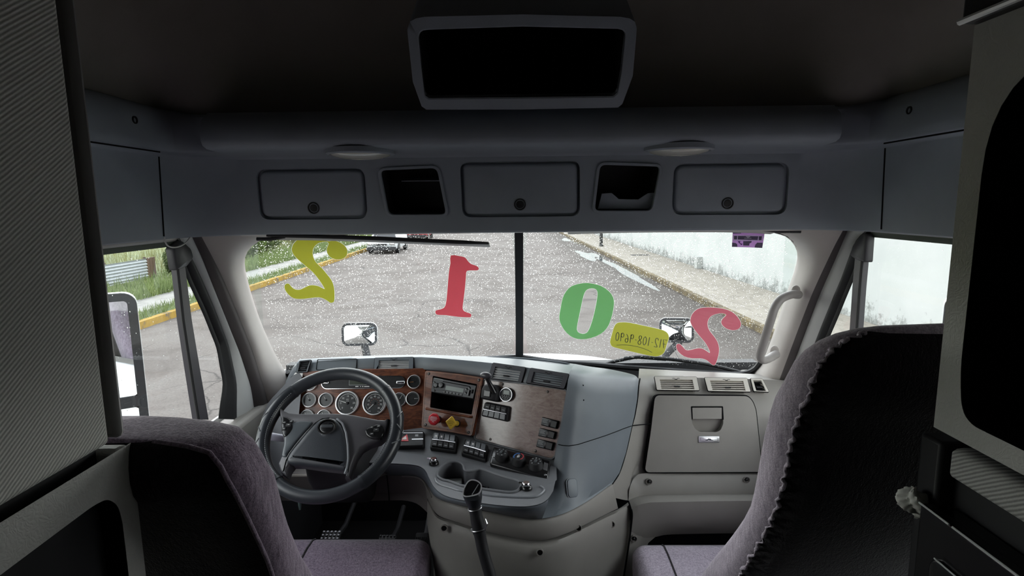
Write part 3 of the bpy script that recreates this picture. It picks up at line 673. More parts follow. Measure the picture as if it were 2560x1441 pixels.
# ------------------------------------------------------------------ windshield
ZT,ZB=2.69,2.055
PL_=Fr(V((-.985,1.975,ZT)),V((0,2.195,ZT)),V((-.97,2.325,ZB)))       # left pane plane
_ct,_cb,_st=V((0,2.195,ZT)),V((0,2.552,ZB)),V((-.985,1.975,ZT))
PL_=Fr(_st,_ct,_st+(_cb-_ct)); PR_=Fr(_ct,V((.985,1.975,ZT)),_cb)
def pane(px,py): return UP(px,py,PL_.o,PL_.n) if px<1297 else UP(px,py,PR_.o,PR_.n)
E0L=[(700,588),(660,598),(628,618),(612,648),(618,695),(640,772),(672,852),(705,916),(728,950)]
E1L=[(500,585),(508,600),(520,622),(537,655),(560,702),(600,798),(636,890),(664,985),(680,1040)]
E2L=[(478,588),(488,606),(499,632),(512,665),(528,705),(565,797),(600,885),(626,965),(640,1050)]
E3L=[(446,592),(460,610),(474,635),(488,662),(505,697),(541,782),(576,875),(592,962),(592,1050)]
E4L=[(428,612),(441,626),(451,652),(461,685),(475,716),(507,785),(540,868),(557,960),(546,1048)]
E0R=[(1905,574),(1957,588),(1980,606),(1993,632),(1989,668),(1967,732),(1937,824),(1908,900),(1878,936)]
E1R=[(2112,568),(2103,582),(2092,604),(2079,630),(2062,666),(2033,728),(2000,812),(1968,898),(1945,960)]
E2R=[(2122,568),(2113,588),(2105,610),(2095,634),(2080,668),(2048,740),(2012,836),(1988,900),(1960,975)]
E3R=[(2172,570),(2152,588),(2134,608),(2123,640),(2112,674),(2084,740),(2056,808),(2034,865),(1998,960)]
E4R=[(2192,580),(2172,598),(2160,632),(2151,662),(2138,692),(2121,732),(2100,784),(2072,849),(2030,950)]
for side,E0,E1,E2,E3,E4,sg,nm in (('left',E0L,E1L,E2L,E3L,E4L,-1,1),('right',E0R,E1R,E2R,E3R,E4R,1,2)):
    N=30
    a0=resample([pane(*p) for p in E0],N); 
    a1=resample([UX(x,y,sg*1.025) for x,y in E1],N); a2=resample([UX(x,y,sg*1.05) for x,y in E2],N); a3=resample([UX(x,y,sg*1.065) for x,y in E3],N); a4=resample([UX(x,y,sg*1.085) for x,y in E4],N)
    a0=resample(spline([pane(*p) for p in E0]),N); a1,a2,a3,a4=[resample(spline(q[::3]+[q[-1]]),N) for q in (a1,a2,a3,a4)]
    rows=[]
    for t in range(9):
        k=t/8; r=[]
        for i in range(N):
            p=a0[i].lerp(a1[i],k); d=(CAM-p).normalized(); r.append(p+V((-sg*.012,-.03,0))*math.sin(math.pi*k))
        rows.append(r)
    gl=[p+V((sg*.03,.05,0)) for p in a0]
    b=B(); b.grid([gl]+rows); tag(b.obj('trim_%d'%(nm+2),BEIGE_L,smooth=60),'pale windshield pillar trim on the %s side of the cab, beside the %s'%(('left','steering wheel') if sg<0 else ('right','curved grab handle')),'pillar trim',kind='structure')
    b=B(); md=[p.lerp(q,.5)+V((sg*-.008,0,0)) for p,q in zip(a1,a2)]; b.grid([[p+V((sg*.02,.02,0)) for p in a1],a1,md,a2,[p+V((sg*.02,0,0)) for p in a2]]); tag(b.obj('trim_%d'%(nm+4),TAUPE,smooth=70),'dark rubber door seal running down the %s pillar'%side,'door seal',kind='structure')
    dz=thing('door_%d'%nm,'%s cab door with pale frame and divided side window'%side,'door',(sg*1.09,1.5,FZ),kind='structure')
    b=B(); md=[p.lerp(q,.5)+V((sg*-.006,0,0)) for p,q in zip(a2,a3)]; b.grid([a2,md,a3]); b.obj('frame_strip',plastic('pale_door_frame',(.50,.51,.50),.4,500,.05) if sg<0 else plastic('grey_door_frame',(.40,.40,.39),.4,500,.05),dz,smooth=70)
    b=B(); m1=[p.lerp(q,.35)+V((sg*-.007,0,0)) for p,q in zip(a3,a4)]; m2=[p.lerp(q,.62)+V((sg*.002,0,0)) for p,q in zip(a3,a4)]; m3=[p.lerp(q,.8)+V((sg*-.003,0,0)) for p,q in zip(a3,a4)]; b.grid([a3,m1,m2,m3,a4,[p+V((sg*.012,.022,0)) for p in a4]]); b.obj('window_seal',RUBBER,dz,smooth=60)
    # upper rail, sill and lower door
    zt_=UX(350,622,-1.085).z if sg<0 else UX(2280,598,1.085).z
    b=B(); abox(b,min(sg*1.07,sg*1.12),max(sg*1.07,sg*1.12),.75,2.0,zt_+.010,2.72); b.obj('top_rail',plastic('top_rail_grey',(.40,.39,.37),.5,500,.1),dz,smooth=None,bevel=.008)
    b=B(); abox(b,min(sg*1.075,sg*1.10),max(sg*1.075,sg*1.10),.75,1.95,zt_-.004,zt_+.012); b.obj('rail_seal',flat('rubber_green_light',(.03,.045,.03),.5),dz,smooth=None)  # green light caught by the seal is put into its colour
    b=B(); abox(b,min(sg*1.02,sg*1.12),max(sg*1.02,sg*1.12),.75,2.62,FZ-.2,1.97); b.obj('lower_panel',BEIGE,dz,bevel=.02); b=B(); abox(b,min(sg*1.121,sg*1.13),max(sg*1.121,sg*1.13),.80,2.62,FZ-.5,1.98); b.obj('outer_panel',WHITEP,dz,smooth=None)
    b=B(); abox(b,min(sg*.985,sg*1.019),max(sg*.985,sg*1.019),1.35,2.6,FZ,1.80); b.obj('kick_panel',BLACKM,dz,smooth=None)
    # division bar between the quarter light and the drop glass
    if sg<0: pt=[(424,640),(442,800),(462,930),(481,1050)]; w0,w1=20,26
    else: pt=[(2177,600),(2166,720),(2158,830),(2150,920)]; w0,w1=-20,-18
    Lp=[UX(x,y,sg*1.08) for x,y in pt]; Rp=[UX(x+w0+(w1-w0)*i/3,y,sg*1.08) for i,(x,y) in enumerate(pt)]
    k=V((-sg*.02,0,0)); b=B(); b.grid([Lp,[p+k for p in Lp],[p+k for p in Rp],Rp]); b.obj('division_bar',plastic('division_bar_grey',(.05,.047,.055),.4,600,.1),dz,smooth=30)
    b=B(); b.tube([p+k*1.0 for p in Lp],.005,8); b.obj('bar_seal',RUBBER,dz)
    if sg<0: cp=[(428,620),(450,600),(474,622),(480,645),(463,668),(443,676),(437,676)]
    else: cp=[(2172,584),(2160,584),(2136,612),(2128,640),(2146,652),(2160,656),(2167,656)]
    f2=frame((sg*1.06,0,0),(0,-sg*-1,0),(0,0,1)); f2.n=V((-sg,0,0))
    b=B(); b.dome(rpoly([((UX(x,y,sg*1.062)-f2.o).dot(f2.u),UX(x,y,sg*1.062).z) for x,y in cp],.01,3),f2,-.02,.006,.006); b.obj('bar_bracket',plastic('bracket_grey',(.05,.05,.055),.45,600,.1),dz,smooth=50)
    # glass
    b=B(); abox(b,min(sg*1.088,sg*1.092),max(sg*1.088,sg*1.092),.75,2.35,2.0,2.72); tag(b.obj('window_%d'%(nm+1),GLASS,smooth=None),'clear glass of the %s side door'%side,'window',kind='structure')
    # outer skin that closes the corner behind the pillar
    b=B(); b.grid([[p+V((sg*.05,.06,0)) for p in a0[3:23]],[p+V((sg*.08,.05,0)) for p in a2[3:23]],[p+V((sg*.03,.02,0)) for p in a3[3:23]]]); b.obj('outer_skin',WHITEP,dz,smooth=60)
# glass panes, centre bar, gasket
ws=thing('window_1','two pane windshield speckled with rain, with a black centre bar','windshield',(0,2.3,ZB),kind='structure')
for side,fp,sg in (('left',PL_,-1),('right',PR_,1)):
    w=(_ct-_st).length/2; h=(_ct-_cb).length/2
    b=B(); b.prism([(-w-.03,-h-.03),(w,-h-.03),(w,h+.03),(-w-.03,h+.03)] if sg<0 else [(-w,-h-.03),(w+.03,-h-.03),(w+.03,h+.03),(-w,h+.03)],fp,-.002,.002); b.obj('pane',GLASS,ws,smooth=None)
L=[(1286,572),(1288,700),(1289,800),(1289,900)]; Rr=[(1308,572),(1308,700),(1308,800),(1308,900)]
b=B(); la=[UP(x,y,V((0,2.19,0))+_ct*0+V((0,0,ZT)),V((0,-(ZT-ZB),-(2.552-2.195))).normalized()) for x,y in L]; ra=[UP(x,y,V((0,2.19,ZT)),V((0,-(ZT-ZB),-(2.552-2.195))).normalized()) for x,y in Rr]
k=V((0,-.022,-.012)); b.grid([[p-k for p in la],[p+k for p in la],[p+k for p in ra],[p-k for p in ra]]); b.obj('centre_bar',RUBBER,ws,smooth=30,bevel=.003)
gs=[pane(x,y) for x,y in ((1300,893),(1385,905),(1480,912),(1600,922),(1740,932),(1830,937),(1865,934),(1890,922),(1905,903))]
b=B(); b.tube(spline(gs,5),.013,8); b.obj('lower_gasket',RUBBER,ws)
gs=[pane(x,y) for x,y in ((720,930),(735,945),(800,948),(900,930),(1100,905),(1290,893))]
b=B(); b.tube(spline(gs,5),.012,8); b.obj('lower_gasket',RUBBER,ws)
b=B(); b.tube([p+V((.004,-.012,0)) for p in spline([pane(x,y) for x,y in E0R],4)],.004,6); b.obj('edge_gasket',TAUPE,ws)
# ------------------------------------------------------------------ dashboard
def UU(pts): return [p if isinstance(p,V) else U(*p) for p in pts]
dash=thing('dashboard','wrap-around truck dashboard with blue-grey pad, wood panels, gauges and beige passenger side','dashboard',(0,2.1,FZ))
NC=61
def loft(rows,n=NC,sm=True):
    return [resample(spline(r,6) if sm else r,n) for r in rows]
# --- blue-grey top pad --------------------------------------------------------
low=UU([(742,934,2.13),(890,927,2.13),(1035,924,2.12),(1067,925,2.10),(1135,932,2.06),(1208,942,2.01),(1260,950,1.965),(1310,958,1.93),(1365,966,1.89),(1417,974,1.855)])
top=UU([(742,908,2.15),(890,897.5,2.15),(1035,893.5,2.14),(1067,894,2.12),(1135,899,2.08),(1208,906,2.035),(1260,912,1.995),(1315,919,1.96),(1368,927,1.92),(1422,935,1.885)])
crest=UU([(756,899.5,2.22),(890,894.5,2.25),(1035,891.5,2.27),(1067,891,2.27),(1135,891,2.27),(1208,891.5,2.27),(1260,893,2.26),(1315,896,2.25),(1385,904,2.22),(1440,911,2.16)])
back=UU([(756,902,2.36),(890,896,2.42),(1035,893,2.47),(1067,893,2.48),(1135,892.5,2.5),(1208,892.5,2.51),(1260,894,2.51),(1315,897.5,2.5),(1385,906,2.45),(1440,914,2.4)])
dn=[p+V((0,.05,-.10)) for p in back]
tuck=[p+V((0,.06,-.0)) for p in low]; tuck2=[p+V((0,.09,-.02)) for p in low]
mid1=[a.lerp(c,.5)+V((0,0,.008)) for a,c in zip(top,crest)]
b=B(); b.grid(loft([tuck2,tuck,low,[p.lerp(q,.12)+V((0,-.004,0)) for p,q in zip(low,top)],[p.lerp(q,.88)+V((0,-.003,0)) for p,q in zip(low,top)],top,mid1,crest,back,dn])); b.obj('upper_pad',BLUE,dash,smooth=45)
b=B(); rg=UU([(1212,896,2.20),(1260,897,2.18),(1330,901,2.16),(1390,908,2.12),(1425,913,2.10)]); b.tube(spline([p+V((0,0,.004)) for p in rg],6),[.001,.003]+[.004]*21+[.003,.001],8); b.obj('defroster_ridge',BLUE,dash)
# left end of the pad beside the door
b=B(); b.grid([UU([(742,934,2.13),(742,908,2.15),(756,899.5,2.22),(756,902,2.36)]),UU([(728,940,2.15),(728,918,2.18),(737,908,2.24),(737,912,2.4)]),UU([(712,965,2.16),(714,952,2.2),(722,945,2.28),(722,945,2.42)])]); b.obj('pad_end',BLUE,dash,sub=1)
b=B(); b.grid([UU([(757,930,2.10),(742,934,2.13),(728,940,2.15),(690,990,2.18)]),UU([(752,990,2.06),(735,992,2.08),(705,995,2.10),(670,1000,2.12)]),UU([(744,1060,2.02),(725,1060,2.04),(690,1060,2.05),(650,1060,2.08)]),UU([(740,1190,1.98),(700,1190,1.98),(660,1190,2.0),(620,1190,2.02)])]); b.obj('side_cheek',BLUE_D,dash,sub=1)
# --- blue-grey corner at the right of the driver's console --------------------
rows=[[(1440,914,2.4),(1475,920,2.35),(1520,927,2.3),(1565,936,2.26),(1590,943,2.24),(1597,950,2.24)],
 [(1440,911,2.16),(1475,917,2.14),(1520,923,2.14),(1562,931.5,2.15),(1587,939,2.16),(1596,948,2.17)],
 [mid1[-1],(1472,930,2.0),(1520,934,2.06),(1560,938,2.11),(1586,944,2.14),(1596,953,2.15)],
 [top[-1],(1465,946,1.91),(1515,948,1.99),(1560,950,2.06),(1586,955,2.10),(1595,965,2.12)],
 [(1417,974,1.842),(1458,985,1.86),(1512,990,1.94),(1558,992,2.02),(1583,994,2.06),(1593,998,2.08)],
 [(1408,1040,1.815),(1448,1050,1.82),(1508,1050,1.90),(1552,1046,1.98),(1576,1042,2.03),(1586,1040,2.05)],
 [(1394,1111,1.79),(1430,1117,1.78),(1492,1098,1.85),(1540,1080,1.94),(1568,1069,2.0),(1580,1065,2.02)],
 [(1384,1160,1.765),(1420,1175,1.745),(1480,1165,1.81),(1527,1148,1.89),(1553,1137,1.95),(1565,1132,1.975)],
 [(1380,1212,1.74),(1410,1232,1.71),(1465,1225,1.75),(1510,1207,1.83),(1538,1192,1.89),(1549,1182,1.92)],
 [(1352,1268,1.665),(1385,1275,1.67),(1435,1262,1.70),(1485,1237,1.78),(1520,1213,1.855),(1537,1200,1.89)],
 [(1326,1298,1.62),(1371,1295,1.625),(1418,1281,1.665),(1470,1253,1.74),(1512,1223,1.83),(1531,1209,1.87)],
 [(1330,1300,1.70),(1371,1297,1.70),(1418,1283,1.74),(1470,1255,1.81),(1512,1225,1.88),(1531,1211,1.91)]]
b=B(); b.grid(loft([UU(r) for r in rows],37)); TCP=bvh(b); b.obj('corner_pad',BLUE,dash,smooth=50)
sm=[(1396,1112),(1408,1114.5),(1422,1115.5),(1445,1112),(1470,1104),(1492,1097),(1516,1089),(1540,1080),(1560,1072),(1579,1065.5)]
b=B(); b.tube([hit(TCP,p.x,p.y,.0008) for p in resample([(x,y,0) for x,y in sm],60)],.0014,6); b.obj('pad_seam',VOID,dash)
tcp=None
for x,y in ((1458,964),(1459,1001)):
    b=B(); b.ball(hit(TCP,x,y),.0026); b.obj('screw_hole',VOID,dash)
fe=hitfr(TCP,(1423,1197),(1441,1195),(1421,1240),.001)
b=B(); b.dome(rrect(*fe.uv(1420,1247),*fe.uv(1441,1196),.013,5),fe,-.004,.0035,.003); b.ring(rrect(*fe.uv(1418.5,1249),*fe.uv(1442.5,1194),.015,5),rrect(*fe.uv(1420,1247.5),*fe.uv(1441,1195.5),.0135,5),fe,-.004,.001); b.obj('blank_cover',BLUE,dash,smooth=40)
# --- wood panels --------------------------------------------------------------
fA=Fr(U(757,929,2.125),U(1064,925,2.105),U(746,1075,2.035))
pA=fA.uvs([(757,930),(890,923),(1064,921),(1064,1000),(1056,1075),(742,1082)])
b=B(); b.prism(pA,fA,-.012,0); b.obj('gauge_panel',WOOD,dash,smooth=30,bevel=.002)
fB=Fr(U(1066,929,2.075),U(1210,945,1.99),U(1057,1072,1.985))
oB=rpoly(fB.uvs([(1066,928),(1098,930),(1150,936),(1210,945),(1198,1015),(1182,1091),(1120,1080),(1057,1072)]),.010,4)
hB=rpoly(fB.uvs([(1085,941),(1196,962),(1182,1038),(1078,1020)]),.004,2)
b=B(); b.plate(ccw(oB),[ccw(hB)],fB,.010,-.09); oc_=ccw(oB); b.grid([[fB.P(u,v,.010) for u,v in oc_],[fB.P(u,v,-.05) for u,v in oc_]],True); b.obj('radio_panel',WOOD,dash,smooth=35,bevel=.0012)
b=B(); b.prism(hB,fB,-.085,-.080); b.grid([[fB.P(u,v,.006) for u,v in shrink(hB,.0015)],[fB.P(u,v,-.08) for u,v in shrink(hB,.0015)]],True); b.obj('radio_recess',VOID,dash)
ol=rpoly(fB.uvs([(1067.5,930.5),(1150,938),(1207,947),(1180,1088),(1120,1078),(1059,1070)]),.010,4)
b=B(); b.ring(ol,shrink(ol,.0016),fB,.009,.0112); b.obj('panel_bead',plastic('copper_brown_edge',(.36,.19,.12),.3,50,.02),dash)
lp=fB.uvs([(1070,1022),(1183,1043)]); b=B(); b.tube([fB.P(lp[0][0],lp[0][1],.006),fB.P(lp[0][0]+.004,lp[0][1]-.002,.022),fB.P(lp[1][0]-.004,lp[1][1]-.002,.022),fB.P(lp[1][0],lp[1][1],.006)],.0042,8); b.obj('shelf_lip',WOOD,dash)
fC=Fr(U(1212,950,1.985),U(1414,975,1.862),U(1190,1097,1.925))
oC=rpoly(fC.uvs([(1209,950),(1310,961),(1417,977),(1401,1070),(1387,1140),(1380,1147),(1365,1144),(1290,1124),(1187,1097)]),.010,4)
b=B(); b.prism(oC,fC,-.012,.0); b.obj('console_panel',BURL,dash,smooth=30,bevel=.0015)
b=B(); b.ring(shrink(oC,-.004),shrink(oC,.0005),fC,-.010,.0035); b.obj('console_panel_rim',BLUE_D,dash,smooth=50)
def screws(f,pts,w,r=.0048):
    for x,y in pts:
        g=f.at(*f.uv(x,y),w); b=B(); b.lathe([(r,-.002),(r,.0008),(r*.75,.0022),(r*.45,.0024),(r*.40,.0008),(.0004,.0008)],g,14); b.obj('screw',SCREW,dash,smooth=40)
screws(fB,[(1075,936),(1200,952),(1067,1063),(1174,1082)],.010,.0055); screws(fC,[(1257,961),(1369,980),(1226,1099),(1339,1128)],0)
# --- gauges -------------------------------------------------------------------
DIAL=flat('black_dial',(.016,.018,.020),.35,0,.5); DIALG=flat('grey_dial_under_glass',(.035,.042,.046),.3,0,.5)
def gauge(px,py,r,ang,nums=None,cap=None,sm=None,needle=WHITE,dial=DIAL,red=False):
    u,v=fA.uv(px,py); g=fA.at(u,v); b=B()
    b.lathe([(r,-.004),(r*1.0,.007),(r*.97,.0105),(r*.90,.011),(r*.865,.008),(r*.86,.003)],g,40,cap=False); o=b.obj('gauge',BEZEL,dash,smooth=50)
    b=B(); b.prism(circ(0,0,r*.87,32),g,.0,.003); b.obj('dial',dial,o,smooth=30)
    b=B(); a0,a1=math.radians(225),math.radians(-45)
    arc=[(r*.76*math.cos(a0+(a1-a0)*i/40),r*.76*math.sin(a0+(a1-a0)*i/40)) for i in range(41)]
    if r>.03 or nums is None: b.stroke(arc if r>.03 else arc[8:34],g,r*.035,.0034)
    nt=31 if r>.03 else 13
    for i in range(nt):
        a=a0+(a1-a0)*i/(nt-1); L=.70 if i%5==0 else .735
        b.stroke([(r*.78*math.cos(a),r*.78*math.sin(a)),(r*L*math.cos(a),r*L*math.sin(a))],g,r*.022,.0034)
    if nums:
        for i,t in enumerate(nums):
            a=a0+(a1-a0)*i/(len(nums)-1); b.text(t,g.at(r*.555*math.cos(a),r*.555*math.sin(a)),r*.21,.0034)
    if cap: 
        for k,t in enumerate(cap): b.text(t,g.at(sm[k][0]*r,sm[k][1]*r),r*sm[k][2],.0034)
    b.obj('markings',WHITE if r>.03 else GREYP,o,smooth=None)
    if red:
        b=B(); 
        for i in range(8): a=a0+(a1-a0)*(i+.8)/8.6; b.text(red[i],g.at(r*.36*math.cos(a),r*.36*math.sin(a)),r*.085,.0034)
        b.obj('inner_scale',flat('dull_red_print',(.45,.16,.12),.6),o,smooth=None)
    a=math.radians(ang); n=B(); d=(math.cos(a),math.sin(a)); L=r*.72; q=r*.035
    n.prism([(-d[0]*r*.10-d[1]*q,-d[1]*r*.10+d[0]*q),(-d[0]*r*.10+d[1]*q,-d[1]*r*.10-d[0]*q),(d[0]*L+d[1]*q*.4,d[1]*L-d[0]*q*.4),(d[0]*L-d[1]*q*.4,d[1]*L+d[0]*q*.4)],g,.0045,.0055); n.obj('needle',needle,o,smooth=None)
    n=B(); n.lathe([(r*.12,.003),(r*.12,.006),(r*.08,.007),(.0003,.007)],g,16); n.obj('needle_hub',BLACKM,o)
rs,rb=.0275,.0455
gauge(777,960,rs,100,dial=DIALG); gauge(774.5,1001,rs,118,dial=DIALG); gauge(816,1001,rs,122); gauge(769,1043,rs,120,dial=DIALG); gauge(811,1043,rs,118,dial=DIALG)
gauge(869,1008.5,rb,163,['0','5','10','15','20','25','30'],['RPM','X100'],[(0,.30,.12),(0,.16,.10)])
gauge(937,1009,rb,225,['5','15','25','35','45','55','65','75','85'],['MPH','km/h'],[(-.42,-.66,.13),(.36,-.66,.09)],red=['20','40','60','80','100','120','140','km'])
gauge(1036,955.5,rs-.001,184,needle=ORANGE); gauge(1033,997.5,rs-.001,2); gauge(999,1000,rs-.001,60)
# --- message display ----------------------------------------------------------
u0,v0=fA.uv(803,974); u1,v1=fA.uv(1014.5,940); st=rrect(u0,v0,u1,v1,.0255,8)
b=B(); b.ring(st,shrink(st,.0022),fA,-.003,.006); dsp=b.obj('message_display',CHROME,dash,smooth=50)
b=B(); b.prism(shrink(st,.002),fA,-.002,.003); b.obj('display_face',BLACKM,dsp)
b=B(); b.prism(rrect(*fA.uv(874,963),*fA.uv(944,949),.001,2),fA,.003,.0034); b.obj('lcd',LCDD,dsp)
b=B(); b.ring(rrect(*fA.uv(873,964.2),*fA.uv(945,948),.001,2),rrect(*fA.uv(874,963),*fA.uv(944,949),.001,2),fA,.003,.0042); b.obj('lcd_frame',GREYP,dsp,smooth=None)
b=B()
for x0,x1 in ((889,897),(901,903),(906,909),(911,924)): b.prism(rrect(*fA.uv(x0,968.3),*fA.uv(x1,966),.0005,2),fA,.003,.0035)
b.obj('lcd_caption',WHITE,dsp,smooth=None)
for x0,x1,ys in ((803.5,824,957),(991,1013.5,957)):
    b=B(); b.dome(rrect(*fA.uv(x0,ys+4.5),*fA.uv(x1,ys-4),.004,4),fA,.002,.010,.004); o=b.obj('end_clip',CHROME,dsp)
    b=B(); b.prism(rrect(*fA.uv(x0+3,ys+.5),*fA.uv(x1-3,ys-1.5),.0008,2),fA,.0095,.0104); b.obj('end_slot',BLACKM,o)
# --- valve knobs --------------------------------------------------------------
def knob(px,py,qx,qy,mat,poly,name,bars):
    base=fB.at(*fB.uv(qx,qy),.010); tip=UP(px,py,fB.P(0,0,.06),fB.n); ax=(tip-base.o).normalized()
    b=B(); b.tube([base.o-ax*.01,base.o,base.o+(tip-base.o)*.75,tip],[.0095,.0095,.0085,.0085],14); o=b.obj(name,mat,dash,smooth=50,label='red octagonal pull knob' if mat is RED else 'yellow diamond-shaped pull knob')
    g=Fr.__new__(Fr); g.o=tip; g.n=(CAM-tip).normalized().lerp(fB.n,.35).normalized(); g.u=(fB.u-g.n*fB.u.dot(g.n)).normalized(); g.v=g.n.cross(g.u)
    b=B(); b.dome(rpoly(poly,.004,3),g,-.007,.007,.004); b.obj('knob_head',mat,o,smooth=40)
    b=B()
    for (x0,y,x1) in bars: b.prism([(x0,y-.0008),(x1,y-.0008),(x1,y+.0008),(x0,y+.0008)],g,.0069,.0073)
    b.obj('knob_print',WHITE if mat is RED else flat('brown_print',(.30,.2,.03),.6),o,smooth=None)
    b=B(); b.lathe([(.013,-.001),(.013,.002),(.010,.004)],base,18,cap=False); b.obj('knob_collar',BLACKM,o)
r=.0205; knob(1084.5,1049,1099,1050,RED,[(r*math.cos(math.radians(22.5+45*i)),r*math.sin(math.radians(22.5+45*i))*1.08) for i in range(8)],'octagonal_valve_knob',[(-.011,.008,.011),(-.013,.004,.013),(-.013,0,.012),(-.010,-.004,.010),(-.004,-.009,.004)])
r=.0245; knob(1128.5,1058,1146,1060,YEL,[(-r*.9,.002),(-.002,r),(r*.85,.0),(0,-r)],'square_valve_knob',[(-.008,.006,.008),(-.012,.002,.011),(-.009,-.003,.008),(-.002,-.009,.004)])
BW=plastic('ivory_vent_plastic',(.56,.53,.48),.45,700,.1)
# --- air vents ----------------------------------------------------------------
def vent(TL,TR,BL,BR,body,slat,n=5,open_=.72,name='air_vent',dial=True,inset=.11):
    f=Fr(TL,TR,BL); q=[((p-f.o).dot(f.u),(p-f.o).dot(f.v)) for p in (TL,TR,BR,BL)]
    def at(s,t):
        a=V(q[0]).to_2d().lerp(V(q[1]).to_2d(),s); c=V(q[3]).to_2d().lerp(V(q[2]).to_2d(),s); r=a.lerp(c,t); return (r.x,r.y)
    oq=rpoly([at(0,0),at(1,0),at(1,1),at(0,1)],.004,3); hq=[at(inset,1-open_-.06),at(1-inset,1-open_-.06),at(1-inset,.95),at(inset,.95)]
    b=B(); b.plate(ccw(oq),[ccw(hq)],f,.003,-.02); oq2=ccw(oq); b.grid([[f.P(u,v,.003) for u,v in oq2],[f.P(u,v,-.006) for u,v in oq2]],True); o=b.obj(name,body,dash,smooth=35,bevel=.0008)
    b=B(); b.ring(shrink(oq,-.0018),shrink(oq,.0003),f,-.003,.0012); b.obj('vent_gap',VOID,o)
    b=B(); b.prism(hq,f,-.021,-.018); b.obj('vent_throat',VOID,o)
    b=B(); t0=1-open_-.06; t1=.95
    for i in range(n):
        t=t0+(t1-t0)*(i+.5)/n; a,c=at(inset,t),at(1-inset,t); p,r_=f.P(*a,-.004),f.P(*c,-.004); h=(V(at(.5,t0))-V(at(.5,t1))).length/n*(.50 if slat in (SL,BW) else .33)
        d=(f.v*.72+f.n*-.69).normalized(); e=d.cross(f.u).normalized()*.0009
        b.hexa([p-d*h-e,p+d*h-e,p+d*h+e,p-d*h+e],[r_-d*h-e,r_+d*h-e,r_+d*h+e,r_-d*h+e])
    b.obj('louvres',slat,o,smooth=None)
    b=B(); c=at(.5,t0+(t1-t0)*.66); b.box((c[0],c[1],-.001),(.022,.0045,.008),f); b.obj('vent_tab',BLACKM if slat is not BEIGE_L else BEIGE_L,o,bevel=.001)
    if dial:
        c=at(.5,.16); g=f.at(*c,.003); b=B(); b.stroke([(-.014,.0015),(-.006,.002),(-.004,-.002),(.004,-.002),(.006,.002),(.014,.0015)],g,.0018,.0006); b.obj('vent_marker',VOID,o,smooth=None); b=B(); b.ball(g.P(0,-.002,0),(.006,.0018,.0015),10,6,g); b.obj('vent_wheel',BLACKM,o)
    return o
off=.004
def vq(a,bq,c,d): return [U(*p)+V((0,-off,0)) for p in (a,bq,c,d)]
SL=plastic('pale_louvre_plastic',(.55,.55,.55),.45,600,.1); DARKV=plastic('dark_vent_housing',(.075,.075,.085),.45,700,.2)
vent(*vq((938,895.5,2.146),(1034,893,2.140),(936,924,2.122),(1034,922.5,2.118)),BLUE,SL)
vent(*vq((1233,907.5,2.01),(1314,919,1.957),(1221,946,1.985),(1304,956,1.932)),DARKV,SL)
vent(*vq((1327,920.5,1.95),(1422,935.5,1.882),(1316,957,1.92),(1411,973,1.857)),DARKV,DARKV)
vent(*vq((750,903,2.142),(779,900,2.140),(742,931,2.126),(770,930,2.124)),BLUE,BLACKM,5,.9,dial=False,inset=.10)
b=B(); f=Fr(U(792,899,2.153),U(892,896.5,2.147),U(790,926,2.13)); b.ring(rrect(*f.uv(790,926),*f.uv(893,897),.004,3),rrect(*f.uv(790.8,925.2),*f.uv(892.3,897.8),.004,3),f,-.003,.0022); b.obj('cover_seam',VOID,dash)
# --- trailer brake lever ------------------------------------------------------
g=fC.at(*fC.uv(1233,983)); b=B(); b.dome(rpoly([(-.036,-.026),(.030,-.030),(.034,.012),(.018,.030),(-.026,.028),(-.036,.010)],.008,3),g,-.002,.034,.008); tb=b.obj('hand_brake_valve',BLACKM,dash,smooth=45)
b=B(); b.box((-.006,-.004,.036),(.026,.022,.006),g); b.obj('lever_slot',BLACK,tb,bevel=.002)
p0=UP(1236,983,g.P(0,0,.03),g.n); p1=UP(1222,955,g.P(0,0,.05),g.n); p2=UP(1216,941,g.P(0,0,.066),g.n)
b=B(); b.tube([p0,p0.lerp(p1,.5),p1,p2],[.010,.009,.0075,.0075],12); b.obj('lever_arm',BLACK,tb,smooth=50)
hk=frame(p2,fC.u,(0,0,1)); b=B(); b.ball(p2+V((-.002,-.004,.004)),(.022,.0115,.012),18,10,hk); b.obj('lever_grip',plastic('dark_grip',(.05,.05,.06),.35,300,.1,.5),tb,smooth=60)
# --- round timer --------------------------------------------------------------
g=fC.at(*fC.uv(1269,987.5)); r=.0245; b=B(); b.lathe([(r,-.001),(r,.012),(r*.97,.015),(r*.88,.0155),(r*.86,.0125)],g,36,cap=False); o=b.obj('round_timer',BLACKM,dash,smooth=45)
b=B(); b.ring(circ(0,0,r*.985,36),circ(0,0,r*.90,36),g,.0125,.0162); b.obj('timer_ring',BEZEL,o,smooth=50)
b=B(); b.prism(circ(0,0,r*.88,32),g,.008,.0125); b.obj('timer_face',plastic('timer_slate',(.045,.05,.055),.4,300,.05),o,smooth=30)
b=B(); b.prism(rrect(-.011,.001,.011,.0145,.001,2),g,.0125,.0132); b.obj('timer_screen',LCD,o,smooth=None)
for i,(x,y) in enumerate(((-.013,-.004),(-.004,-.004),(.005,-.004),(.013,-.004),(-.010,-.012),(-.001,-.0125),(.008,-.0125))): b=B(); b.dome(rrect(x-.0036,y-.0022,x+.0036,y+.0022,.002,3),g,.0125,.0142,.001); b.obj('timer_button',BLACK,o)
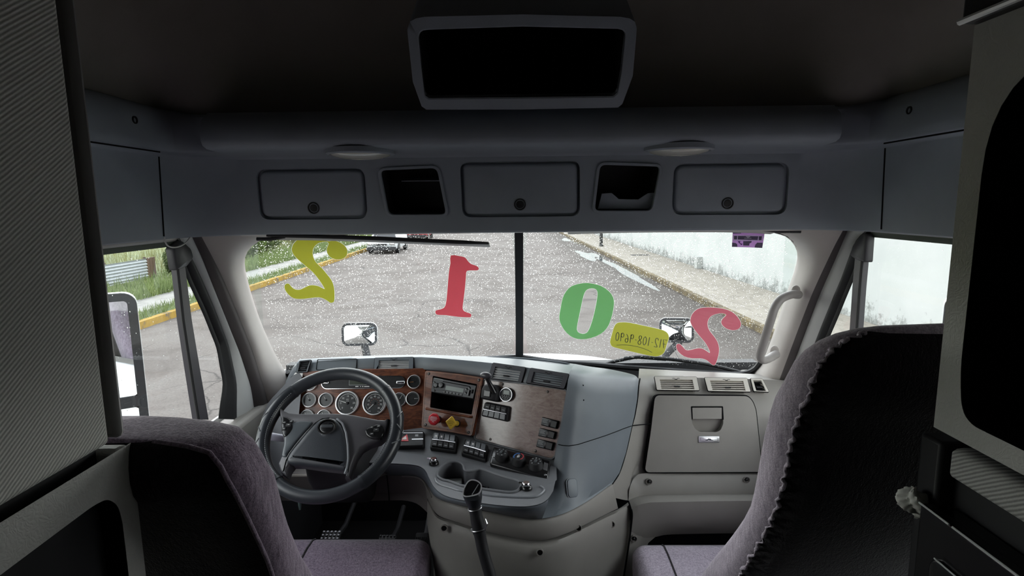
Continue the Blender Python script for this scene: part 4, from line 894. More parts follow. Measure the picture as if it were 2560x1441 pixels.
# --- switch banks -------------------------------------------------------------
def bank(f,TL,TR,BR,BL,kind,name,bw=.010):
    q=f.uvs([TL,TR,BR,BL]); 
    def at(s,t):
        a=V(q[0]).to_2d().lerp(V(q[1]).to_2d(),s); c=V(q[3]).to_2d().lerp(V(q[2]).to_2d(),s); r=a.lerp(c,t); return (r.x,r.y)
    def qd(s0,s1,t0,t1): return [at(s0,t1),at(s1,t1),at(s1,t0),at(s0,t0)]
    b=B(); b.dome(rpoly(q,.008,4),f,-.004,bw,.004); o=b.obj(name,BLACKM,dash,smooth=40)
    if kind=='hazard':
        b=B(); b.prism(qd(.06,.96,.14,.18),f,bw,bw+.001); b.prism(qd(.02,.40,.56,.61),f,bw,bw+.001); b.prism(qd(.62,.98,.56,.61),f,bw,bw+.001); b.obj('silver_line',ALU,o,smooth=None)
        c=at(.40,.50); t=.021; b=B(); b.prism([(c[0]-t,c[1]-t*.85),(c[0]+t,c[1]-t*.85),(c[0],c[1]+t)],f,bw,bw+.002); tr=b.obj('hazard_triangle',RED,o,smooth=None); t=.0105; b=B(); b.prism([(c[0]-t,c[1]-t*.85-.001),(c[0]+t,c[1]-t*.85-.001),(c[0],c[1]+t-.001)],f,bw+.002,bw+.0028); b.obj('triangle_centre',flat('pale_print',(.8,.72,.7),.5),o,smooth=None)
        b=B(); b.prism(qd(.72,.82,.26,.40),f,bw,bw+.0006); b.obj('symbol',GREYP,o,smooth=None); return o
    rows={'upper':((.10,.48,KEY),(.60,.92,BLACKM)),'blank':((.08,.46,BLACKM),(.52,.90,KEY))}[kind]
    for t0,t1,km in rows:
        for i in range(4):
            s0=.08+.84*i/4+.006; s1=.08+.84*(i+1)/4-.006
            b=B(); b.dome(qd(s0,s1,t0,t1),f,bw-.002,bw+.006,.0015,2); k=b.obj('switch_key',km,o,smooth=30)
            b=B(); 
            if km is KEY: 
                if kind=='blank' and i<2: b.prism(qd(s0+.05,s1-.04,.60,.66),f,bw+.006,bw+.0064); b.obj('symbol',GREYP,o,smooth=None)
                elif kind=='upper' and i<2: b.prism(qd(s0+.07,s1-.06,.24,.36),f,bw+.006,bw+.0064); b.obj('symbol',WHITE,o,smooth=None)
            else:
                b.prism(qd(s0+.05,s1-.04,t0+.18,t0+.23),f,bw+.006,bw+.0064); b.obj('symbol',GREYP,o,smooth=None)
    y=.53 if kind=='upper' else .49
    b=B(); b.tube([f.P(*at(.06,y),bw+.004),f.P(*at(.5,y),bw+.006),f.P(*at(.95,y),bw+.004)],.0024,8); b.obj('silver_line',ALU,o)
    return o
bank(fC,(1216,1005),(1277,1017),(1273,1056),(1206,1041),'blank','switch_bank',.016)
for TL,TR,BR,BL in (((1356,1043),(1399,1053),(1394,1074),(1353,1064)),((1350,1070),(1393,1080),(1388,1100),(1346,1091)),((1345,1097),(1388,1107),(1383,1128),(1341,1118))):
    q=fC.uvs([TL,TR,BR,BL]); b=B(); b.dome(rpoly(q,.003,3),fC,-.002,.006,.002); o=b.obj('rocker_switch',BLACK,dash,smooth=35)
    def at(s,t): a=V(q[0]).to_2d().lerp(V(q[1]).to_2d(),s); c=V(q[3]).to_2d().lerp(V(q[2]).to_2d(),s); r=a.lerp(c,t); return (r.x,r.y)
    b=B(); b.prism([at(.05,.88),at(.46,.88),at(.46,.14),at(.05,.14)],fC,.006,.0066); pl_=b.obj('legend_plate',flat('legend_grey',(.06,.065,.07),.5),o,smooth=None)
    b=B()
    for k,t in enumerate((.26,.40,.54)): b.prism([at(.09,t+.035),at(.38-.05*k%.1,t+.035),at(.38-.05*k%.1,t-.03),at(.09,t-.03)],fC,.0066,.0069)
    b.prism([at(.22,.80),at(.42,.80),at(.42,.76),at(.22,.76)],fC,.0066,.0069); b.obj('legend_print',GREYP,o,smooth=None)
    b=B(); p=[fC.P(*at(.52,.12),.005),fC.P(*at(.94,.12),.013),fC.P(*at(.94,.88),.013),fC.P(*at(.52,.88),.005)]; b.hexa([x-fC.n*.004 for x in p],p); b.obj('rocker',BLACKM,o,bevel=.001)
# --- radio (a unit of its own in the wood panel) -----------------------------------
rq=fB.uvs([(1087,944),(1196,965),(1187.5,1000),(1080,982)]); rad=thing('car_radio','dark grey car radio with grey display in the wooden centre panel','car radio',fB.P(0,0,0))
def rat(s,t): a=V(rq[0]).to_2d().lerp(V(rq[1]).to_2d(),s); c=V(rq[3]).to_2d().lerp(V(rq[2]).to_2d(),s); r=a.lerp(c,t); return (r.x,r.y)
def rqd(s0,s1,t0,t1): return [rat(s0,t1),rat(s1,t1),rat(s1,t0),rat(s0,t0)]
RADG=plastic('radio_charcoal',(.055,.058,.064),.4,500,.1,.5)
b=B(); b.dome(rpoly(rq,.003,3),fB,-.055,.014,.003); b.obj('face',RADG,rad,smooth=35)
b=B(); b.prism(rqd(.24,.86,.15,.20),fB,.013,.0144); b.obj('disc_slot',VOID,rad,smooth=None)
b=B(); b.prism(rqd(.33,.74,.40,.68),fB,.013,.0146); b.obj('display',LCD,rad,smooth=None)
for i in range(6): b=B(); b.dome(rqd(.285+.078*i,.345+.078*i,.77,.90),fB,.013,.0165,.001,2); b.obj('preset_button',BLACK,rad,smooth=30)
for s,t,r_ in ((.12,.50,.009),(.23,.44,.010)):
    g=fB.at(*rat(s,t),.013); b=B(); b.lathe([(r_,0),(r_*.95,.009),(r_*.8,.011),(.0003,.0112)],g,20); b.obj('dial_knob',BLACK,rad,smooth=40)
for s,t in ((.055,.35),(.055,.65),(.09,.86),(.80,.40),(.80,.66),(.86,.28)): b=B(); g=fB.at(*rat(s,t),.013); b.lathe([(.0045,0),(.004,.003),(.0003,.0034)],g,12); b.obj('button',BLACK,rad)
b=B(); b.dome(rqd(.84,.90,.42,.82),fB,.013,.018,.002,2); b.obj('rocker',BLACK,rad); b=B(); b.dome(rqd(.92,.965,.34,.62),fB,.012,.0145,.001,2); b.obj('release_key',VOID,rad)
b=B(); b.prism(rqd(.03,.24,.045,.085),fB,.0138,.0144); b.obj('top_print',GREYP,rad,smooth=None)
# --- switch strip and shelf ---------------------------------------------------
ZS=1.888
sb=[UZ(x,y,ZS) for x,y in ((905,1126),(988,1130),(1075,1140),(1150,1153),(1221,1165),(1300,1187),(1371,1211),(1392,1200))]
stp=[U(*p) for p in ((905,1078,2.05),(975,1075,2.035),(1057,1075,2.0),(1120,1083,1.97),(1187,1099,1.925),(1290,1126,1.865),(1365,1146,1.815),(1390,1150,1.80))]
b=B(); b.grid(loft([[p+V((0,.05,.004)) for p in stp],stp,[p.lerp(q,.1)+V((0,-.006,0)) for p,q in zip(stp,sb)],[p.lerp(q,.9)+V((0,-.004,0)) for p,q in zip(stp,sb)],sb,[p+V((0,.03,-.004)) for p in sb]],57)); TST=bvh(b); b.obj('switch_strip',BLUE_D,dash,smooth=50)
edge=[UZ(x,y,ZS) for x,y in ((905,1157),(975,1159),(1025,1162),(1050,1167),(1064,1178),(1073,1196),(1085,1218),(1105,1236),(1140,1248),(1200,1258),(1260,1265),(1310,1267),(1345,1262),(1368,1250),(1383,1228))]
fs=frame((0,1.8,ZS),(1,0,0),(0,1,0)); S2=lambda ps:[(p.x,p.y-1.8) for p in ps]
hole=[UZ(x,y,ZS) for x,y in zm(900,1080,.2505)([(770,430),(790,385),(840,335),(900,308),(960,305),(1010,322),(1035,350),(1042,385),(1075,400),(1130,395),(1190,380),(1260,395),(1340,425),(1450,460),(1560,490),(1610,515),(1605,550),(1575,590),(1520,608),(1440,605),(1330,590),(1200,572),(1080,553),(1000,538),(900,500),(830,485),(785,460)])]
ho=smooth_closed(S2(hole),3); ot=S2(resample(spline(edge,5),50))+S2(resample([p+V((0,.02,0)) for p in sb],24)[::-1])
b=B(); b.plate(ccw(ot),[ccw(ho)],fs,0,-.055); b.obj('console_shelf',BLUE_D,dash,smooth=40)
b=B(); b.prism(ho,fs,-.057,-.055); b.obj('tray_bottom',BLACKM,dash)
b=B(); b.tube([fs.P(u,v,.0015) for u,v in ccw(ho)],.0042,8,closed=True); b.obj('tray_rim',BLUE_D,dash)
rim=[UZ(x,y,ZS) for x,y in zm(900,1080,.2505)([(752,470),(762,505),(800,530),(900,560),(1000,590),(1150,612),(1300,640),(1500,655),(1650,660),(1740,655),(1800,630),(1838,590),(1830,565),(1800,548)])]
b=B(); b.tube([p+V((0,0,.001)) for p in spline(rim,4)],.0035,8); b.obj('tray_bead',plastic('satin_grey_bead',(.20,.21,.23),.3,300,.1,.6),dash)
c=UZ(1193,1212,ZS-.054); g=frame(c,(1,0,0),(0,1,0)); b=B(); b.tube([g.P(.04*math.cos(a/5),.05*math.sin(a/5),.0) for a in range(32)],.004,6); b.obj('cup_ring',BLUE_D,dash)
c=UZ(1132,1205,ZS-.05); b=B(); b.box((0,0,0),(.06,.035,.006),frame(c,(1,.1,0),(0,1,0))); b.obj('tray_pad',plastic('pale_tray_pad',(.45,.46,.44),.6,300,.1),dash,bevel=.004)
# front lip
lb=UU([(905,1186,1.955),(968,1188,1.93),(1020,1190,1.905),(1048,1194,1.875),(1062,1204,1.835),(1072,1219,1.785),(1084,1238,1.735),(1105,1252,1.685),(1145,1263,1.645),(1205,1277,1.62),(1270,1290,1.61),(1326,1298,1.612),(1355,1298,1.62)])
e2=resample(spline(edge,5),70)[:-4]; l2=resample(spline(lb,5),66)
b=B(); b.grid([[p+V((0,.02,-.006)) for p in e2],[p+V((0,.001,-.003)) for p in e2],[p.lerp(q,.12)+V((0,-.008,-.002)) for p,q in zip(e2,l2)],[p.lerp(q,.6)+V((0,-.008,0)) for p,q in zip(e2,l2)],l2,[p+V((0,.03,0)) for p in l2]]); b.obj('front_lip',BLUE,dash,smooth=50)
for (x,y) in ((1085,1158),(1317,1220)):
    c=UZ(x,y+3,ZS); g=frame(c,(1,0,0),(0,1,0)); b=B(); b.lathe([(.017,-.002),(.017,.004),(.014,.010),(.010,.012)],g,20,cap=True); o=b.obj('power_socket',BLACK,dash,smooth=45)
    b=B(); b.lathe([(.012,.011),(.013,.016),(.010,.020),(.0003,.0205)],g.at(-.002,.003),16); b.obj('socket_cap',CHROME,o,smooth=50); b=B(); b.tube([g.P(-.008,.008,.014),g.P(-.024,.010,.017)],[.005,.0035],8); b.obj('cap_tab',CHROME,o)
# --- switches on the strip ------------------------------------------------------
fD1=hitfr(TST,(990,1087),(1060,1087),(988,1118),.002); bank(fD1,(985,1084),(1062,1084),(1061,1121),(983,1124),'hazard','hazard_switch',.012)
fD2=hitfr(TST,(1083,1092),(1143,1099),(1077,1126),.004); bank(fD2,(1083,1087),(1146,1095),(1141,1136),(1075,1126),'upper','switch_bank',.012)
fD3=hitfr(TST,(1164,1107),(1218,1121),(1156,1138),.004); bank(fD3,(1163,1103),(1222,1119),(1216,1159),(1153,1140),'upper','switch_bank',.012)
fD4=hitfr(TST,(1236,1128),(1366,1160),(1226,1160),.006)
q=fD4.uvs([(1234,1122),(1377,1158),(1370,1207),(1224,1165)]); b=B(); b.dome(rpoly(q,.010,4),fD4,-.004,.010,.004); hv_=b.obj('climate_panel',BLACK,dash,smooth=40)
def hat(s,t): a=V(q[0]).to_2d().lerp(V(q[1]).to_2d(),s); c=V(q[3]).to_2d().lerp(V(q[2]).to_2d(),s); r=a.lerp(c,t); return (r.x,r.y)
for i,s in enumerate((.19,.49,.78)):
    g=fD4.at(*hat(s,.50),.010); r=.0225; b=B(); b.lathe([(r*1.12,-.002),(r*1.1,.003),(r,.006),(r*.92,.020),(r*.86,.022),(.0004,.022)],g,30); o=b.obj('climate_knob',BLACKM,dash if 0 else hv_,smooth=40)
    m=B()
    if i==0:
        for a in range(-60,241,50): m.prism(circ(r*.66*math.cos(math.radians(a)),r*.66*math.sin(math.radians(a)),.0022,8),g,.022,.0224)
    elif i==1:
        m.stroke([(r*.7*math.cos(math.radians(a)),r*.7*math.sin(math.radians(a))) for a in range(95,226,10)],g,.003,.0224)
        n=B(); n.stroke([(r*.7*math.cos(math.radians(a)),r*.7*math.sin(math.radians(a))) for a in range(85,-46,-10)],g,.003,.0224); n.obj('warm_arc',RED,hv_,smooth=None)
    else:
        for a in range(-30,241,45): m.box((r*.66*math.cos(math.radians(a)),r*.66*math.sin(math.radians(a)),.0222),(.004,.004,.0005),g)
    m.obj('knob_print' if i!=1 else 'cool_arc',GREYP if i!=1 else BLUEP,hv_,smooth=None)
    m=B(); m.dome(rrect(-.004,-.008,.004,.008,.0035,4),g,.021,.026,.002); m.obj('knob_pointer',ALU if i==1 else KEY,hv_)
b=B(); b.prism([hat(.90,.55),hat(.97,.58),hat(.97,.20),hat(.90,.18)],fD4,.010,.0106); b.obj('panel_print',plastic('grey_panel_square',(.18,.18,.19),.35,100,.02),hv_,smooth=None)
for s,t in ((.045,.60),(.95,.80)): g=fD4.at(*hat(s,t),.010); b=B(); b.lathe([(.0045,-.001),(.0045,.001),(.003,.0018),(.0003,.0012)],g,12); b.obj('panel_screw',ALU,hv_)
# --- beige underside band and driver's knee panel ------------------------------
top=UU([(1063,1206,1.845),(1073,1221,1.795),(1085,1240,1.745),(1106,1254,1.695),(1146,1265,1.655),(1206,1279,1.63),(1271,1291,1.62),(1327,1299.5,1.622),(1371,1296,1.635),(1418,1282,1.675),(1470,1254,1.75),(1512,1224,1.84),(1531,1210,1.88)])
bot=UU([(1068,1246,1.82),(1076,1262,1.785),(1087,1281,1.74),(1106,1295,1.70),(1146,1307,1.66),(1206,1327,1.63),(1271,1343,1.62),(1327,1352.5,1.62),(1371,1350,1.63),(1418,1334,1.665),(1470,1309,1.74),(1512,1288,1.82),(1545,1272,1.89)])
mid=[p.lerp(q,.5)+V((0,-.006,0)) for p,q in zip(top,bot)]
b=B(); b.grid(loft([[p+V((0,.03,0)) for p in top],top,[p.lerp(q,.06)+V((0,-.006,0)) for p,q in zip(top,bot)],mid,[p.lerp(q,.93)+V((0,-.004,0)) for p,q in zip(top,bot)],bot,[p+V((0,.03,0)) for p in bot]],49)); b.obj('lower_band',BEIGE,dash,smooth=60)
# driver's knee panel
k0=UU([(600,1183,2.0),(905,1187,1.965),(968,1189.5,1.94),(1020,1191.5,1.915),(1046,1195,1.885),(1060,1206,1.85),(1068,1222,1.81)])
k1=UU([(600,1236,2.02),(905,1236,1.99),(968,1234,1.97),(1012,1234,1.95),(1040,1238,1.93),(1060,1252,1.89),(1074,1270,1.83)])
k2=UU([(600,1252,2.0),(905,1253,1.97),(968,1252,1.95),(1010,1252,1.935),(1040,1259,1.91),(1062,1276,1.87),(1080,1296,1.81)])
b=B(); b.grid(loft([[p+V((0,.04,0)) for p in k0],k0,[p.lerp(q,.9)+V((0,.0,0)) for p,q in zip(k0,k1)],k1,k2,[p+V((0,.05,.01)) for p in k2]],41)); b.obj('knee_panel',plastic('dark_taupe_panel',(.15,.135,.13),.6,700,.2),dash,smooth=50)
b=B(); b.tube(UU([(967,1190,1.935),(972,1234,1.962),(973,1252,1.945)]),.002,6); b.obj('knee_seam',VOID,dash)
b=B(); b.tube(spline(UU([(1005,1191,1.91),(1038,1193,1.885),(1058,1203,1.845),(1068,1222,1.80),(1080,1243,1.755)]),5),.0035,8); b.obj('edge_bead',BEIGE,dash)
# --- passenger side -------------------------------------------------------------
X1=2010
pr=[[(1598,922,2.36),(1700,927,2.34),(1850,934,2.3),(1920,938,2.28),(X1,944,2.26)],
 [(1597,935,2.24),(1700,938,2.23),(1850,944,2.21),(1920,948,2.2),(X1,952,2.2)],
 [(1596,947,2.18),(1700,944.5,2.17),(1850,947.5,2.17),(1920,950,2.165),(X1,955,2.16)],
 [(1595,966,2.135),(1700,984,2.13),(1850,987,2.13),(1920,986,2.13),(X1,986,2.13)],
 [(1593,998,2.095),(1700,1010,2.10),(1850,1015,2.10),(1920,1015,2.10),(X1,1015,2.10)],
 [(1586,1040,2.065),(1620,1043,2.088),(1690,1045,2.092),(1850,1048,2.085),(1920,1048,2.085),(X1,1048,2.085)],
 [(1579,1066,2.035),(1615,1070,2.072),(1680,1075,2.08),(1850,1080,2.07),(1920,1080,2.07),(X1,1080,2.07)],
 [(1564,1132,1.99),(1608,1134,2.045),(1660,1135,2.05),(1850,1137,2.05),(1920,1137,2.05),(X1,1137,2.05)],
 [(1548,1182,1.935),(1578,1183,1.985),(1606,1183,2.025),(1850,1182,2.03),(1920,1180,2.03),(X1,1180,2.03)],
 [(1530,1210,1.885),(1575,1216,1.96),(1600,1200,1.99),(1850,1200,2.04),(X1,1200,2.04)],
 [(1534,1245,1.885),(1575,1252,1.955),(1600,1240,1.985),(1850,1230,2.04),(X1,1230,2.04)]]
b=B(); b.grid(loft([UU(r) for r in pr],49)); b.obj('passenger_panel',BEIGE,dash,smooth=60)
b=B(); b.tube(spline(UU([(1600,947,2.178),(1597,965,2.13),(1594,998,2.088),(1587,1040,2.058),(1580,1066,2.028),(1565,1132,1.983),(1549,1182,1.928),(1531,1211,1.878)]),5),.0024,6); b.obj('panel_seam',VOID,dash)
b=B(); b.tube(UU([(1581,1065,2.028),(1600,1063,2.045),(1629,1060,2.056)]),.0020,6); b.obj('panel_seam',VOID,dash)
# passenger vents
BV=BEIGE; fv=lambda x,y:UP(x,y,U(1750,962,2.135),(U(1850,962,2.135)-U(1650,962,2.135)).cross(U(1750,944,2.155)-U(1750,981,2.115)).normalized())
vent(fv(1636,942.5),fv(1741,943.5),fv(1642,976),fv(1748,977),BW,BW); vent(fv(1761,945),fv(1867,946.5),fv(1770,978.5),fv(1876,980.5),BW,BW)
vent(fv(1876,947),fv(1905,948),fv(1884,979),fv(1922,981),BW,VOID,3,.80,dial=False,inset=.17)
# glove box
fg=Fr(U(1640,990,2.088),U(1876,992,2.088),U(1625,1180,2.006))
gp=rpoly(fg.uvs([(1637,989),(1868,991),(1880,1004),(1888,1025),(1904,1180),(1611,1181),(1627,1075)]),.02,5)
b=B(); b.ring(shrink(gp,-.0045),shrink(gp,.001),fg,-.02,.0015); b.obj('glove_box_gap',VOID,dash,smooth=50)
hg=rpoly(fg.uvs([(1727,1017),(1805,1017),(1807,1060),(1800,1076),(1790,1081),(1748,1080),(1736,1072),(1729,1058)]),.006,4)
gp_=ccw(gp); b=B(); b.plate(gp_,[ccw(hg)],fg,.006,-.03); b.grid([[fg.P(u,v,.006) for u,v in gp_],[fg.P(u,v,-.02) for u,v in gp_]],True); gb=b.obj('glove_box_door',BEIGE,dash,smooth=30)
b=B(); 
pts=[fg.P(*fg.uv(1727,1017),-.004),fg.P(*fg.uv(1805,1017),-.004),fg.P(*fg.uv(1807,1081),-.026),fg.P(*fg.uv(1729,1081),-.026)]; b.add(pts,[(0,1,2,3)]); b.obj('handle_cup',BEIGE,gb)
b=B(); b.dome(rpoly(fg.uvs([(1729,1019.5),(1803,1019.5),(1803,1048),(1730,1048)]),.002,3),fg,-.008,.008,.0008); b.obj('handle',BEIGE,gb,smooth=30)
b=B(); b.ring(rpoly(fg.uvs([(1726,1016),(1806,1016),(1808,1050),(1728,1050)]),.003,3),rpoly(fg.uvs([(1728.5,1018.5),(1803.7,1018.5),(1804.5,1050),(1729.5,1050)]),.003,3),fg,.003,.0066); b.obj('handle_gap',VOID,gb,smooth=None)
bd=fg.uvs([(1744,1090.5),(1797,1090.5),(1797,1107),(1744,1107)]); b=B(); b.dome(rpoly(bd,.003,4),fg,.004,.010,.002); bg=b.obj('badge',ALU,gb,smooth=40)
w_=bd[1][0]-bd[0][0]; x0=bd[0][0]; y0=bd[2][1]; h_=bd[0][1]-bd[2][1]
def bp(s,t): return (x0+w_*s,y0+h_*t)
b=B(); b.stroke([bp(.10,.80),bp(.90,.80)],fg,.0011,.0104); b.stroke([bp(.10,.80),bp(.10,.26),bp(.22,.26),bp(.28,.22)],fg,.0011,.0104); b.stroke([bp(.90,.80),bp(.90,.26),bp(.78,.26),bp(.72,.22)],fg,.0011,.0104)
b.prism([bp(.26,.20),bp(.36,.40),bp(.42,.48),bp(.47,.70),bp(.50,.60),bp(.54,.66),bp(.60,.50),bp(.66,.42),bp(.74,.20),bp(.66,.34),bp(.58,.40),bp(.53,.36),bp(.48,.48),bp(.43,.36),bp(.36,.30)],fg,.010,.0106); b.obj('mountain_emblem',flat('dark_blue_emblem',(.01,.016,.03),.4),gb,smooth=None)
# lower passenger panel and bolster
lr=[[(1575,1217,1.955),(1585,1196,1.985),(1602,1185,2.0),(1660,1183.5,2.01),(1850,1180.5,2.02),(X1,1180,2.02)],
 [(1573,1226,1.945),(1583,1207,1.972),(1602,1196,1.985),(1660,1194,1.99),(1850,1191,2.0),(X1,1190,2.0)],
 [(1571,1252,1.945),(1590,1244,1.96),(1612,1240,1.97),(1660,1238,1.975),(1850,1236,1.98),(X1,1236,1.98)],
 [(1575,1259,1.93),(1592,1250,1.935),(1615,1244,1.94),(1660,1242,1.94),(1850,1239,1.945),(X1,1239,1.945)],
 [(1579,1272,1.91),(1596,1264,1.905),(1618,1258,1.905),(1660,1256,1.905),(1850,1253,1.91),(X1,1253,1.91)],
 [(1580,1292,1.90),(1600,1290,1.90),(1630,1288,1.90),(1670,1286,1.90),(1850,1284,1.905),(X1,1284,1.905)],
 [(1578,1312,1.90),(1605,1318,1.905),(1640,1322,1.92),(1680,1322,1.93),(1850,1320,1.935),(X1,1320,1.935)],
 [(1576,1330,1.90),(1604,1344,1.915),(1640,1343,1.94),(1680,1337,1.955),(1850,1334,1.96),(X1,1334,1.96)]]
b=B(); b.grid(loft([UU(r) for r in lr],45)); b.obj('knee_bolster',BEIGE,dash,smooth=60)
b=B(); b.grid([UU(r) for r in ([(1576,1328,1.90),(1605,1342,1.915),(1640,1342,1.94)],[(1574,1345,1.895),(1600,1356,1.91),(1621,1358,1.94)],[(1569,1385,1.89),(1590,1390,1.90),(1606,1394,1.93)],[(1560,1441,1.88),(1580,1441,1.89),(1594,1441,1.92)],[(1556,1470,1.88),(1578,1470,1.89),(1590,1470,1.92)])]); b.obj('bolster_leg',BEIGE,dash,smooth=60)
b=B(); b.grid([UU([(1585,1318,2.02),(2010,1318,2.02)]),UU([(1560,1480,2.0),(2010,1480,2.0)])]); b.obj('footwell_back',VOID,dash)  # near-black sheet in place of the footwell's unlit depth
for x,y,Y in ((1623,1205,1.982),(1867,1200,1.995),(1585,1348,1.897)):
    p=U(x,y,Y-.004); g=frame(p,(1,0,0),(0,0,1)); g.n=V((0,-1,0)); b=B(); b.lathe([(.0125,-.004),(.0125,.001),(.010,.0015),(.009,-.004),(.0004,-.004)],g,16); o=b.obj('screw_recess',BEIGE,dash,smooth=40); b=B(); b.ball(g.P(0,0,-.002),.0068); b.obj('screw',BLACK,o)
# --- centre console below -------------------------------------------------------
cs=[(1068,1247,1.83),(1078,1268,1.785),(1089,1288,1.745),(1108,1299,1.71),(1150,1311,1.67),(1208,1330,1.64),(1271,1346,1.63),(1330,1356,1.63),(1371,1353,1.64),(1418,1337,1.675),(1470,1312,1.75),(1515,1290,1.83),(1548,1275,1.895),(1574,1257,1.945)]
def dropy(dy,dY): return UU([(x,y+dy*(1 if k>3 else .8),Y+dY) for k,(x,y,Y) in enumerate(cs)])
fl_=[V((p.x,p.y-.02,FZ)) for p in dropy(150,-.03)]
b=B(); b.grid(loft([dropy(-3,.05),dropy(0,.012),dropy(5,-.006),dropy(16,-.016),dropy(34,-.020),dropy(80,-.022),UU([(1090,1450,1.70),(1094,1450,1.69),(1102,1450,1.68),(1118,1450,1.665),(1158,1450,1.64),(1210,1450,1.62),(1271,1452,1.61),(1328,1454,1.61),(1371,1452,1.62),(1412,1450,1.655),(1455,1448,1.725),(1497,1446,1.80),(1530,1445,1.86),(1556,1444,1.905)]),fl_],53)); b.obj('floor_console',BEIGE,dash,smooth=60)
b=B(); b.grid(loft([[U(1070,1262,1.84),U(1080,1286,1.80),U(1089,1320,1.76),U(1091,1400,1.72),U(1092,1460,1.70)],[U(1066,1262,2.2),U(1076,1286,2.2),U(1082,1320,2.2),U(1084,1400,2.2),U(1084,1460,2.2)]],12)); b.obj('console_side',BEIGE,dash,smooth=50)
b=B(); b.tube(spline(UU([(1571,1254,1.94),(1580,1280,1.905),(1579,1308,1.895),(1571,1370,1.885),(1560,1441,1.875),(1556,1470,1.875)]),5),.0032,6); b.obj('console_seam',VOID,dash)
for x,y,Y in ((1110,1322,1.665),(1350,1383,1.603),(1446,1321,1.70),(1530,1312,1.84)):
    p=U(x,y,Y); g=frame(p,(1,0,0),(0,0,1)); g.n=(CAM-p).normalized().lerp(V((0,-1,0)),.6).normalized(); g.v=g.n.cross(g.u); b=B(); b.lathe([(.0115,-.006),(.0115,.001),(.009,.0015),(.0085,-.004),(.0004,-.005)],g,16); o=b.obj('screw_recess',BEIGE,dash,smooth=40); b=B(); b.lathe([(.0085,-.003),(.0004,-.0029)],g,14); b.obj('screw',BLACK,o)
# ------------------------------------------------------------------ steering wheel
wc=U(826.5,1078,1.735); tl=math.radians(48)
fw=frame(wc,(1,0,0),(0,math.sin(tl),math.cos(tl)))
sw=thing('steering_wheel','black leather-covered four-spoke steering wheel with a plain oval emblem button','steering wheel',wc)
Rw,rw=.212,.0205
def rimpt(a,R_=Rw,w=0): return fw.P(R_*math.cos(a),R_*math.sin(a),w)
def rimarc(b,a0,a1,r0,n=40,closed=False):
    rows=[]
    for i in range(n+1):
        a=math.radians(a0+(a1-a0)*i/n); er=V((math.cos(a),math.sin(a)))
        rows.append([fw.P((Rw+r0*math.cos(t))*math.cos(a),(Rw+r0*math.cos(t))*math.sin(a),r0*math.sin(t)*1.12) for t in [2*math.pi*k/18 for k in range(18)]])
    return b.grid(rows,True)
b=B(); rimarc(b,0,360,rw,120); b.obj('rim',LEATHER,sw,smooth=70)
for a0,a1 in ((-52,43),(137,232)):
    b=B(); rimarc(b,a0,a1,rw*1.07,40); b.obj('grip_cover',LEATHER_D,sw,smooth=70)
    for a in (a0,a1):
        b=B(); rimarc(b,a-1,a+1,rw*1.10,4); b.obj('grip_seam',LEATHER,sw)
    sg=1 if a0<0 else -1
    b=B(); cen=0 if sg>0 else 180
    for k in range(3):
        a=math.radians(cen+sg*(-12+12*k)); 
        pts=[]
        for t in range(9):
            tt=-.9+1.8*t/8; aa=a+math.radians(7)*(abs(tt)-.5)*(1 if k%2 else -1); r0=rw*1.075; ph=math.radians(65)*tt+math.radians(20)
            pts.append(fw.P((Rw+r0*math.cos(ph))*math.cos(aa),(Rw+r0*math.cos(ph))*math.sin(aa),r0*math.sin(ph)*1.12))
        b.tube(pts,.0022,6)
    b.obj('grip_groove',LEATHER,sw)
    st=B()
    for k in range(46):
        a=math.radians(a0+4+(a1-a0-8)*k/45); ph=math.radians(128); r0=rw*1.075; e=math.radians(.55)
        p=[fw.P((Rw+r0*math.cos(ph))*math.cos(q),(Rw+r0*math.cos(ph))*math.sin(q),r0*math.sin(ph)*1.12) for q in (a-e,a+e)]
        st.tube(p,.0009,5)
    st.obj('stitching',GREYP,sw)
Z=zm(600,860,.25)
hub=fw.uvs(Z([(395,640),(440,672),(500,697),(600,704),(750,703),(900,702),(1020,705),(1140,718),(1260,740),(1380,764),(1450,768),(1500,758),(1490,830),(1455,930),(1400,980),(1300,1010),(1215,1060),(1160,1140),(1125,1240),(1100,1345),(1050,1350),(1068,1300),(1060,1268),(980,1262),(860,1250),(740,1232),(620,1215),(530,1215),(495,1260),(470,1330),(410,1290),(385,1210),(425,1120),(445,1020),(430,930),(415,800),(400,720)]))
b=B(); b.dome(hub,fw,-.030,.012,.008,4); b.obj('spoke_plate',HUB,sw,smooth=45)
# raised horn pad
pad=smooth_closed(fw.uvs(Z([(900,772),(960,780),(1015,815),(1055,880),(1085,970),(1100,1080),(1103,1180),(1085,1270),(1050,1290),(960,1275),(800,1255),(640,1235),(520,1225),(490,1190),(520,1120),(600,1020),(690,910),(780,815),(840,782)])),2)
b=B(); b.dome(pad,fw,.004,.030,.022,5); b.obj('horn_pad',LEATHER,sw,smooth=60)
sp=smooth_closed(fw.uvs(Z([(450,850),(560,800),(690,790),(740,815),(660,905),(570,1015),(500,1110),(480,1150),(430,1140),(450,1040),(455,950)])),2)
b=B(); b.dome(sp,fw,.006,.017,.008,3); b.obj('left_spoke_cover',plastic('slate_spoke',(.075,.085,.095),.35,700,.2,.5),sw,smooth=50)
b=B(); b.tube([fw.P(u,v,.022) for u,v in fw.uvs(Z([(985,782),(1040,830),(1075,920),(1092,1040),(1098,1180),(1085,1270),(1065,1330)]))],.0032,8); b.obj('silver_trim_line',plastic('slate_trim_line',(.22,.23,.25),.35,200,.05,.5),sw)
b=B(); b.tube([fw.P(u,v,.020) for u,v in fw.uvs(Z([(910,770),(840,782),(770,826),(690,912),(600,1022),(520,1122),(480,1195),(452,1300)]))],.003,8); b.obj('black_trim_line',BLACK,sw)
